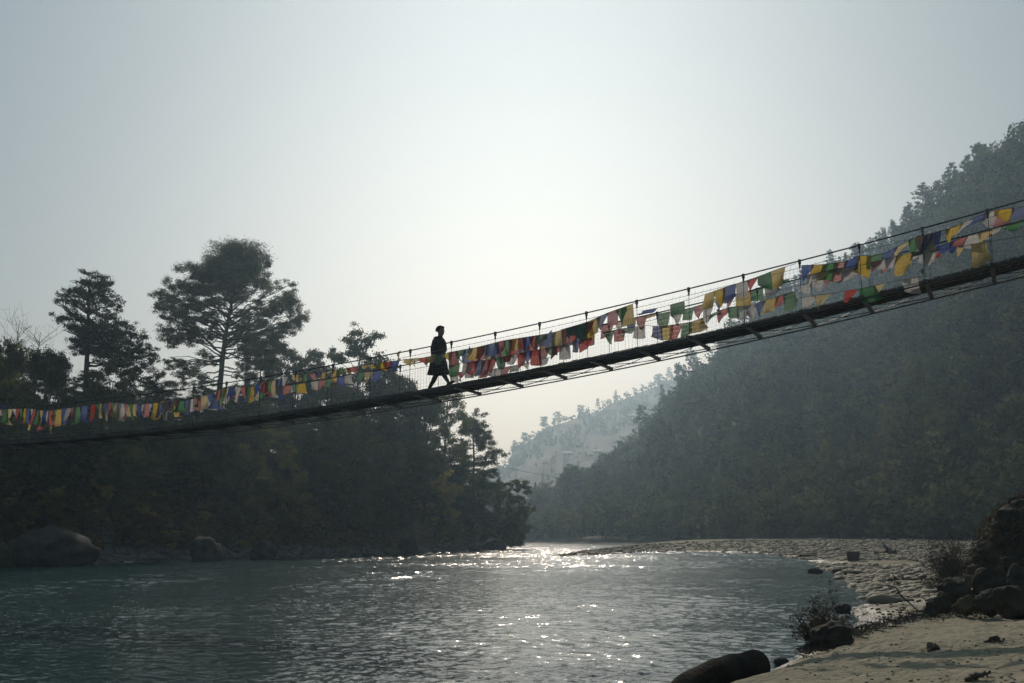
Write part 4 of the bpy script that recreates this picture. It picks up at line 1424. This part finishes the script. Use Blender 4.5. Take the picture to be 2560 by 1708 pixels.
def flag_string(pts, w, label, fw=.34, fh=.40, gap=-.05, start=0, wind=.25, order=ORDER, wj=.06, skip=.05, n_end=None):
    P = np.array([rail_point(x, y, w + wj) for x, y in pts])
    seg = np.linalg.norm(np.diff(P, axis=0), axis=1); s = np.concatenate([[0], np.cumsum(seg)])
    f = lambda u: np.array([np.interp(u, s, P[:, k]) for k in range(3)])
    o = empty('prayer_flag_string', P[0]); org = P[0]
    ln = Acc(); uu = np.linspace(0, s[-1], max(12, int(s[-1] / .15)))
    ln.add(*tube(np.array([f(u) for u in uu]) - org, .006, 4)); ln.build('cord', M_cable, o)
    u, k = .05, start
    while u + fw < s[-1]:
        cw = fw * g6.uniform(.72, 1.08); hh = fh * g6.uniform(.68, 1.05)
        if g6.random() > skip:
            a, b = f(u), f(u + cw * .98)
            blow = g6.normal(wind, .35)
            if g6.random() < .12: blow += 1.1
            tw = g6.normal(0, .42); curl = g6.normal(0, .75)
            nx, nz = 6, 8
            X, Zz = np.meshgrid(np.linspace(0, 1, nx), np.linspace(0, 1, nz))
            top = a + (b - a) * X.ravel()[:, None]
            zz = Zz.ravel(); xx = X.ravel()
            ang = blow * (0.6 + .4 * zz) + tw * (xx - .5) * 2 * zz
            # blown up-bridge and away
            dirx = -np.sin(ang) * .45; diry = np.sin(ang) * .75; dz = -np.cos(ang)
            V = top + (zz * hh)[:, None] * (UV * dirx[:, None] + WV * diry[:, None] + UPV * dz[:, None])
            V += WV * (np.sin(xx * 5 + k) * .02 + curl * .12 * zz ** 2 * np.sin(xx * 3.1 + k * 2))[:, None] * (.3 + zz)[:, None]
            V += UV * ((xx - .5) * zz * g6.normal(-.05, .06) - g6.normal(.03, .05) * zz)[:, None]
            if g6.random() < .2:                                   # a fold gathers the lower corners
                V += UV * (-(xx - .5) * cw * .7 * zz)[:, None]
            ac = Acc(); ac.add(V - org, grid_faces(nz, nx), np.c_[xx, zz, np.full(len(xx), k * .37)])
            ac.build('flag', FM[order[k % len(order)]], o, True)
        u += cw + gap * g6.uniform(.7, 2.4); k += 1
    tag(o, label, 'prayer flags', 'strings of prayer flags on the bridge')
    return o


flag_string([(-60, 1026), (0, 1024), (64, 1021), (117, 1027), (166, 1022), (213, 1014), (277, 1006), (340, 1012), (404, 1006), (468, 1001)], 0,
            'string of flags on the leftmost stretch of railing, over the dark woods', .29, .58, -.05)
flag_string([(70, 1060), (120, 1064), (150, 1062), (180, 1050)], 0, 'short string of yellow tatters hanging low at the left end of the railing', .2, .3, .2, 0, .1, 'yry', skip=0)
flag_string([(400, 1003), (470, 1000), (528, 985), (566, 966), (630, 968), (655, 957), (729, 940)], 0,
            'string with blue and big yellow flags in front of the trunk of the umbrella-crowned pine', .32, .46, -.06, 4)
flag_string([(690, 968), (760, 958), (830, 946), (900, 932), (960, 926)], 0, 'lower string of flags left of the walking person', .32, .36, -.02, 1, .5, skip=.05)
flag_string([(729, 938), (800, 932), (885, 918), (960, 906), (1022, 898)], WID, 'string of mostly yellow wind-blown flags just left of the walking person', .36, .4, -.08, 0, .95, 'yygyrby')
flag_string([(1008, 899), (1056, 895), (1100, 886), (1140, 880)], 0, 'short string of yellow flags crossing in front of the dark robe', .33, .34, -.05, 0, .1, 'yyrygy', skip=0)
flag_string([(1117, 882), (1194, 868), (1257, 852), (1372, 834), (1462, 811), (1500, 796)], 0,
            'upper string of bright flags running from just right of the walking person', .37, .46, -.08, 0, .1, 'rgbyrgbrgryrb', skip=0)
flag_string([(1150, 890), (1210, 880), (1290, 862), (1360, 850), (1440, 838), (1510, 815)], WID,
            'string of dark red, green and blue flags on the far railing right of the person', .37, .44, -.07, 2, .15, 'grbrrybg', skip=0)
flag_string([(1117, 913), (1180, 905), (1232, 898), (1334, 876), (1411, 862), (1487, 842)], 0,
            'lower string of dull red flags just right of the walking person', .36, .40, -.07, 2, .2, 'rrgrwrb')
flag_string([(1120, 932), (1200, 928), (1300, 912), (1380, 892)], WID, 'lowest string of pale and white flags close above the deck right of the person', .36, .28, -.04, 0, .1, 'wrwwrw')
flag_string([(1400, 825), (1464, 807), (1522, 781), (1594, 756)], 0, 'short string rising to a large green and yellow pair at the middle hanger', .4, .52, -.1, 0, .1, 'ybrgy')
flag_string([(1502, 832), (1553, 822), (1609, 814), (1655, 816), (1727, 806), (1770, 790), (1819, 768), (1870, 765), (1911, 752), (2000, 724)], WID,
            'lower sagging string of faded flags across the middle right of the railing', .38, .42, -.04, 3, .15, 'gywgrgwwbyr')
flag_string([(1602, 778), (1655, 768), (1732, 747), (1808, 720), (1872, 700), (1908, 687), (1941, 674), (1990, 659)], 0,
            'upper string ending in red, green and yellow flags tied high to the handrail', .37, .46, -.03, 1, .12, 'wbwgrgyybwrgy')
flag_string([(1998, 664), (2049, 662), (2113, 655), (2149, 638), (2180, 641), (2215, 632), (2292, 592), (2368, 574)], 0,
            'upper string where flags start blowing flat, in front of the mountain skyline', .38, .46, -.06, 0, .75, 'bygpbyg')
flag_string([(1998, 716), (2075, 692), (2177, 668), (2266, 645), (2338, 619), (2394, 603), (2458, 575), (2529, 562), (2600, 545)], WID,
            'second string blown flat below the handrail at the right end', .4, .4, -.06, 2, 1.05, 'rgwwrbyww')
flag_string([(2000, 745), (2070, 735), (2150, 722), (2250, 700), (2320, 690)], 0, 'lowest string of faded white and orange flags above the deck at the right', .38, .4, -.03, 0, .2, 'wywrgyr', skip=.05)
flag_string([(2292, 592), (2368, 574), (2432, 548), (2476, 527), (2540, 520), (2620, 500)], 0, 'highest string of streaming flags at the right frame edge', .4, .44, -.06, 4, 1.1, 'ywbwyb')
flag_string([(2300, 632), (2400, 616), (2470, 604), (2560, 590)], 0, 'sparse string of drooping yellow, green and blue flags at the right end', .34, .52, .5, 0, .05, 'gybr', skip=0)


flag_string([(1500, 812), (1560, 800), (1640, 785), (1720, 772), (1800, 748), (1870, 728), (1950, 702), (2010, 690)], WID,
            'middle row of faded flags on the far railing between the upper and lower rows', .38, .42, -.02, 2, .25, 'wgrwbpyg')
flag_string([(2010, 690), (2090, 672), (2160, 662), (2240, 640), (2330, 622), (2420, 590), (2500, 572)], 0,
            'tangled row of flags across the middle of the railing at the right end', .38, .42, -.04, 1, .9, 'rwygwb')
flag_string([(300, 1012), (380, 1008), (450, 1004), (520, 996), (600, 985), (690, 968), (760, 952)], WID,
            'row of small faded flags behind the near railing left of the umbrella-crowned pine trunk', .34, .42, -.04, 3, .3, 'grwbyw')


# ------------------------------------------------------------------ the walking person
def skin_object(name, joints, edges, mat, parent, sub=2, root=0):
    me = bpy.data.meshes.new(name)
    me.from_pydata([j[:3] for j in joints], edges, [])
    ob = bpy.data.objects.new('tmp', me); col.objects.link(ob)
    md = ob.modifiers.new('s', 'SKIN'); md.use_smooth_shade = True; md.branch_smoothing = .6
    for v, j in zip(me.skin_vertices[0].data, joints):
        v.radius = (j[3], j[4] if len(j) > 4 else j[3]); v.use_root = False
    me.skin_vertices[0].data[root].use_root = True
    sb = ob.modifiers.new('d', 'SUBSURF'); sb.levels = sub; sb.render_levels = sub
    dg = bpy.context.evaluated_depsgraph_get()
    dg.update()
    res = bpy.data.meshes.new_from_object(ob.evaluated_get(dg))
    bpy.data.objects.remove(ob); bpy.data.meshes.remove(me)
    res.name = name
    res.materials.clear(); res.materials.append(mat)
    res.polygons.foreach_set('use_smooth', np.full(len(res.polygons), True))
    o = bpy.data.objects.new(name, res); col.objects.link(o); o.parent = parent
    return o


def person():
    # x forward (up the bridge), y to the left (away from the camera), z up
    i = .33
    p = B(i, DW, .083)
    o = empty('person', p, math.atan2(UV[1], UV[0]))
    o.scale = (1.06, 1.06, 1.06)
    sl = .12                                                       # deck slope
    J = [(0, 0, .90, .115, .13),        # 0 pelvis
         (.0, 0, 1.08, .105, .125), (.01, 0, 1.24, .115, .15), (.02, 0, 1.36, .075, .10), (.035, 0, 1.42, .075, .07),  # 1-4 spine, neck base
         (.048, 0, 1.46, .072, .068), (.06, 0, 1.535, .096, .085), (.055, 0, 1.615, .108, .094), (.045, 0, 1.68, .074, .066),  # 5-8 head
         (0, .09, .84, .085, .085), (-.10, .085, .47, .055, .055), (-.20, .085, .30, .052, .052), (-.345, .085, .10, .034, .034), (-.30, .085, .035, .032, .03), (-.22, .085, .012, .03, .022),   # 9-14 rear leg
         (0, -.09, .84, .085, .085), (.17, -.085, .49, .056, .056), (.235, -.085, .32, .053, .053), (.36, -.085, .125, .035, .035), (.40, -.085, .085, .034, .03), (.515, -.085, .115, .028, .022),  # 15-20 front leg
         (.0, .17, 1.33, .055, .055), (-.045, .215, 1.07, .043, .043), (.06, .20, .87, .032, .032), (.085, .195, .81, .03, .017), (.10, .19, .755, .03, .014),       # 21-25 far arm
         (.0, -.17, 1.33, .055, .055), (-.055, -.215, 1.08, .043, .043), (-.035, -.21, .87, .032, .032), (-.025, -.205, .81, .03, .017), (-.018, -.2, .755, .03, .014)]  # 26-30 near arm
    E = [(0, 1), (1, 2), (2, 3), (3, 4), (4, 5), (5, 6), (6, 7), (7, 8), (0, 9), (9, 10), (10, 11), (11, 12), (12, 13), (13, 14), (0, 15), (15, 16), (16, 17), (17, 18), (18, 19), (19, 20),
         (3, 21), (21, 22), (22, 23), (23, 24), (24, 25), (3, 26), (26, 27), (27, 28), (28, 29), (29, 30)]
    # nose, brow, chin
    k = len(J)
    J += [(.168, 0, 1.57, .017, .015)]; E += [(6, k)]
    J += [(.128, 0, 1.50, .036, .032)]; E += [(6, k + 1)]
    # ears
    for s in (-1, 1):
        J.append((.04, s * .095, 1.565, .016, .012)); E.append((6, len(J) - 1))
    # fingers and thumbs
    for wrist, tip, s in ((24, 25, 1), (29, 30, -1)):
        bx, by, bz = J[tip][:3]
        for q, (dx, L) in enumerate(((.028, .058), (.01, .07), (-.010, .066), (-.028, .05))):
            n0 = len(J)
            J.append((bx + dx, by, bz - L * .55, .0085)); J.append((bx + dx + .012, by - s * .012, bz - L, .0075))
            E += [(tip, n0), (n0, n0 + 1)]
        n0 = len(J)
        wx, wy, wz = J[wrist][:3]
        J.append((wx + .042, wy - s * .008, wz - .015, .0105)); J.append((wx + .06, wy - s * .014, wz - .05, .0085))
        E += [(wrist, n0), (n0, n0 + 1)]
    J = [(a[0], a[1], a[2] + sl * a[0] * (1 if a[2] < .5 else 0), *a[3:]) for a in J]
    skin_object('body', J, E, M_skin, o)

    def loft(name, rings, mat, n=28, wob=0.0):
        a = Acc(); V = []
        th = np.arange(n) * 2 * np.pi / n
        for (cx, cy, z, rx, ry) in rings:
            wv = 1 + wob * np.sin(th * 7 + z * 3) * (1 if z < .75 else .3)
            V.append(np.c_[cx + np.cos(th) * rx * wv, cy + np.sin(th) * ry * wv, np.full(n, z) + .02 * wob * 10 * np.sin(th * 3)])
        V = np.concatenate(V); m = len(rings)
        ii_ = np.arange(m - 1)[:, None] * n; j = np.arange(n)[None]; kk = (j + 1) % n
        a.add(V, np.stack([ii_ + j, ii_ + kk, ii_ + n + kk, ii_ + n + j], -1).reshape(-1, 4))
        return a.build(name, mat, o, True)
    # robe: bloused over the belt, knee-length skirt swinging with the stride
    loft('robe', [(0, 0, .42, .31, .235), (0, 0, .415, .32, .24), (0, 0, .53, .285, .225), (0, 0, .72, .235, .205), (0, 0, .88, .178, .185), (0, 0, .97, .158, .175), (.01, 0, 1.0, .175, .19), (.02, 0, 1.06, .2, .205),
                  (.015, 0, 1.18, .192, .21), (.005, 0, 1.29, .172, .21), (.0, 0, 1.36, .138, .18), (.015, 0, 1.41, .085, .10), (.025, 0, 1.44, .068, .068)], M_robe, 32, .035)
    loft('belt', [(0, 0, .965, .165, .18), (0, 0, .965, .172, .187), (0, 0, 1.005, .178, .193), (0, 0, 1.005, .168, .183)], M_sock)
    for s, jj in ((1, (21, 22, 23)), (-1, (26, 27, 28))):
        pts = [J[q][:3] for q in jj]
        pts = [tuple(np.array(pts[0]) + [0, -s * .05, .02])] + pts
        tt = np.linspace(0, 1, 12); pp = np.stack([np.interp(tt, [0, .12, .56, 1], [q[c] for q in pts]) for c in range(3)], 1)
        a = Acc(); a.add(*tube(pp, np.interp(tt, [0, .15, .55, 1], [.075, .078, .066, .062]), 14, False)); a.build('sleeve', M_robe, o, True)
        cu = Acc(); cu.add(*tube(pp[-2:] + [[0, 0, -.005], [0, 0, -.012]], .066, 14, False)); cu.build('cuff', M_wall, o, True)
    for jj in ((10, 11, 12), (16, 17, 18)):
        pts = np.array([J[q][:3] for q in jj]); tt = np.linspace(0, 1, 10)
        pp = np.stack([np.interp(tt, [0, .4, 1], pts[:, c]) for c in range(3)], 1)
        a = Acc(); a.add(*tube(pp, np.interp(tt, [0, .3, .6, 1], [.062, .068, .056, .042]), 14)); a.build('sock', M_sock, o, True)
    for an, ml, toe in ((12, 13, 14), (18, 19, 20)):
        pa, pm, pt = (np.array(J[q][:3]) for q in (an, ml, toe))
        a = Acc()
        back = pa + (pa - pm) * .1
        d = (pt - pm) / np.linalg.norm(pt - pm)
        heel = pm - d * .07
        line = np.array([heel - d * .03, heel, pm, pm * .4 + pt * .6, pt, pt + d * .035])
        a.add(*tube(line, [.012, .038, .044, .043, .036, .012], 12)); a.add(*tube([pm + [0, 0, .0], pa * .8 + pm * .2], [.044, .045], 12))
        a.build('shoe', M_shoe, o, True)
    # short hair cap
    bm = bmesh.new(); bmesh.ops.create_icosphere(bm, subdivisions=4, radius=1)
    drop = [v for v in bm.verts if v.co.z < -.25 + .75 * max(0, v.co.x) or (v.co.x > .45 and v.co.z < .45)]
    bmesh.ops.delete(bm, geom=drop, context='VERTS')
    for v in bm.verts:
        nn = 1 + mnoise.noise(v.co * 9) * .05
        v.co = Vector((.042 + v.co.x * .138 * nn, v.co.y * .124 * nn, 1.597 + v.co.z * .142 * nn))
    me = bpy.data.meshes.new('hair'); bm.to_mesh(me); bm.free(); me.materials.append(M_hair)
    me.polygons.foreach_set('use_smooth', np.full(len(me.polygons), True))
    h = bpy.data.objects.new('hair', me); col.objects.link(h); h.parent = o
    tag(o, 'person in a knee-length dark robe and tall socks striding up the bridge', 'person')


person()

# ------------------------------------------------------------------ haze
HAZE_TOP = 240.0
hz = Acc()
hz.add(*box((0, 850, (HAZE_TOP - 2.7) / 2), (1900, 0, 0), (0, 1150, 0), (0, 0, (HAZE_TOP + 2.7) / 2)))
hm, hnt, hout = new_mat('river_haze')
pv = N(hnt, 'ShaderNodeVolumePrincipled')
HAZE_DENS = .0006
pv.inputs['Color'].default_value = (.54, .78, 1, 1); pv.inputs['Absorption Color'].default_value = (1, 1, 1, 1); pv.inputs['Density'].default_value = HAZE_DENS; pv.inputs['Anisotropy'].default_value = .64
pv.inputs['Density Attribute'].default_value = ''
hnt.links.new(pv.outputs[0], hout.inputs['Volume'])
haze = tag(hz.build('haze', hm), kind='stuff')
tag(haze, 'pale blue river haze filling the valley air', 'haze')

# ------------------------------------------------------------------ light
SKY_K = 1.2
GLOW = (R(1), R(12), R(19), R(13), (.68, .64, .57))
SUN_EL, SUN_AZ = R(34), R(1)                                       # azimuth right of straight ahead
sd = bpy.data.lights.new('sun', 'SUN'); sd.energy = 3.2; sd.angle = R(.5); sd.color = (1, .93, .82)
so = bpy.data.objects.new('sun', sd); col.objects.link(so)
v = Vector((math.sin(SUN_AZ) * math.cos(SUN_EL), math.cos(SUN_AZ) * math.cos(SUN_EL), math.sin(SUN_EL)))
so.rotation_euler = v.to_track_quat('Z', 'Y').to_euler(); so.location = (0, 0, 400)
w = bpy.data.worlds.new('World'); scene.world = w; w.use_nodes = True
nt = w.node_tree; nt.nodes.clear()
L = nt.links.new
wo = N(nt, 'ShaderNodeOutputWorld'); bg = N(nt, 'ShaderNodeBackground'); sky = N(nt, 'ShaderNodeTexSky', sky_type='NISHITA')
sky.sun_disc = False; sky.sun_elevation = SUN_EL; sky.sun_rotation = SUN_AZ
sky.air_density = 1.0; sky.dust_density = 2.0; sky.ozone_density = 1.5
# thick valley air: the bright aureole saturates, and the lowest air below the sun glows pale
def vm(op, a, b=None):
    n = N(nt, 'ShaderNodeVectorMath', operation=op)
    for k, q in enumerate((a, b)):
        if q is None: continue
        if isinstance(q, tuple): n.inputs[k].default_value = q
        else: L(q, n.inputs[k])
    return n
def sm(op, a, b=None, c=None):
    n = N(nt, 'ShaderNodeMath', operation=op)
    for k, q in enumerate((a, b, c)):
        if q is None: continue
        if isinstance(q, (int, float)): n.inputs[k].default_value = q
        else: L(q, n.inputs[k])
    return n.outputs[0]
dim = vm('SCALE', sky.outputs[0]); dim.inputs['Scale'].default_value = .06
den = vm('MULTIPLY_ADD', dim.outputs[0], (SKY_K, SKY_K, SKY_K)); den.inputs[2].default_value = (1, 1, 1)
soft = vm('DIVIDE', dim.outputs[0], den.outputs[0])
tc = N(nt, 'ShaderNodeTexCoord'); sx = N(nt, 'ShaderNodeSeparateXYZ'); L(tc.outputs['Generated'], sx.inputs[0])
azn = sm('SUBTRACT', sm('ARCTAN2', sx.outputs['X'], sx.outputs['Y']), GLOW[0])
eln = sm('SUBTRACT', sm('ARCSINE', sx.outputs['Z']), GLOW[1])
q = sm('ADD', sm('POWER', sm('ABSOLUTE', sm('DIVIDE', azn, GLOW[2])), 2.0), sm('POWER', sm('ABSOLUTE', sm('DIVIDE', eln, GLOW[3])), 2.0))
ga = sm('EXPONENT', sm('MULTIPLY', q, -1.0))
gl = vm('SCALE', GLOW[4]); L(ga, gl.inputs['Scale'])
tot = vm('ADD', vm('ADD', soft.outputs[0], (.09, .15, .178)).outputs[0], gl.outputs[0])
bg.inputs['Strength'].default_value = 1.0
L(tot.outputs[0], bg.inputs[0]); L(bg.outputs[0], wo.inputs[0])

scene.view_settings.view_transform = 'Standard'; scene.view_settings.look = 'None'
scene.view_settings.gamma = 1; scene.view_settings.exposure = -.5
c = scene.cycles
c.max_bounces = 6; c.diffuse_bounces = 2; c.glossy_bounces = 3; c.transmission_bounces = 4; c.transparent_max_bounces = 8; c.volume_bounces = 0
c.sample_clamp_indirect = 4; c.sample_clamp_direct = 0
c.use_denoising = True
c.caustics_reflective = False; c.caustics_refractive = False
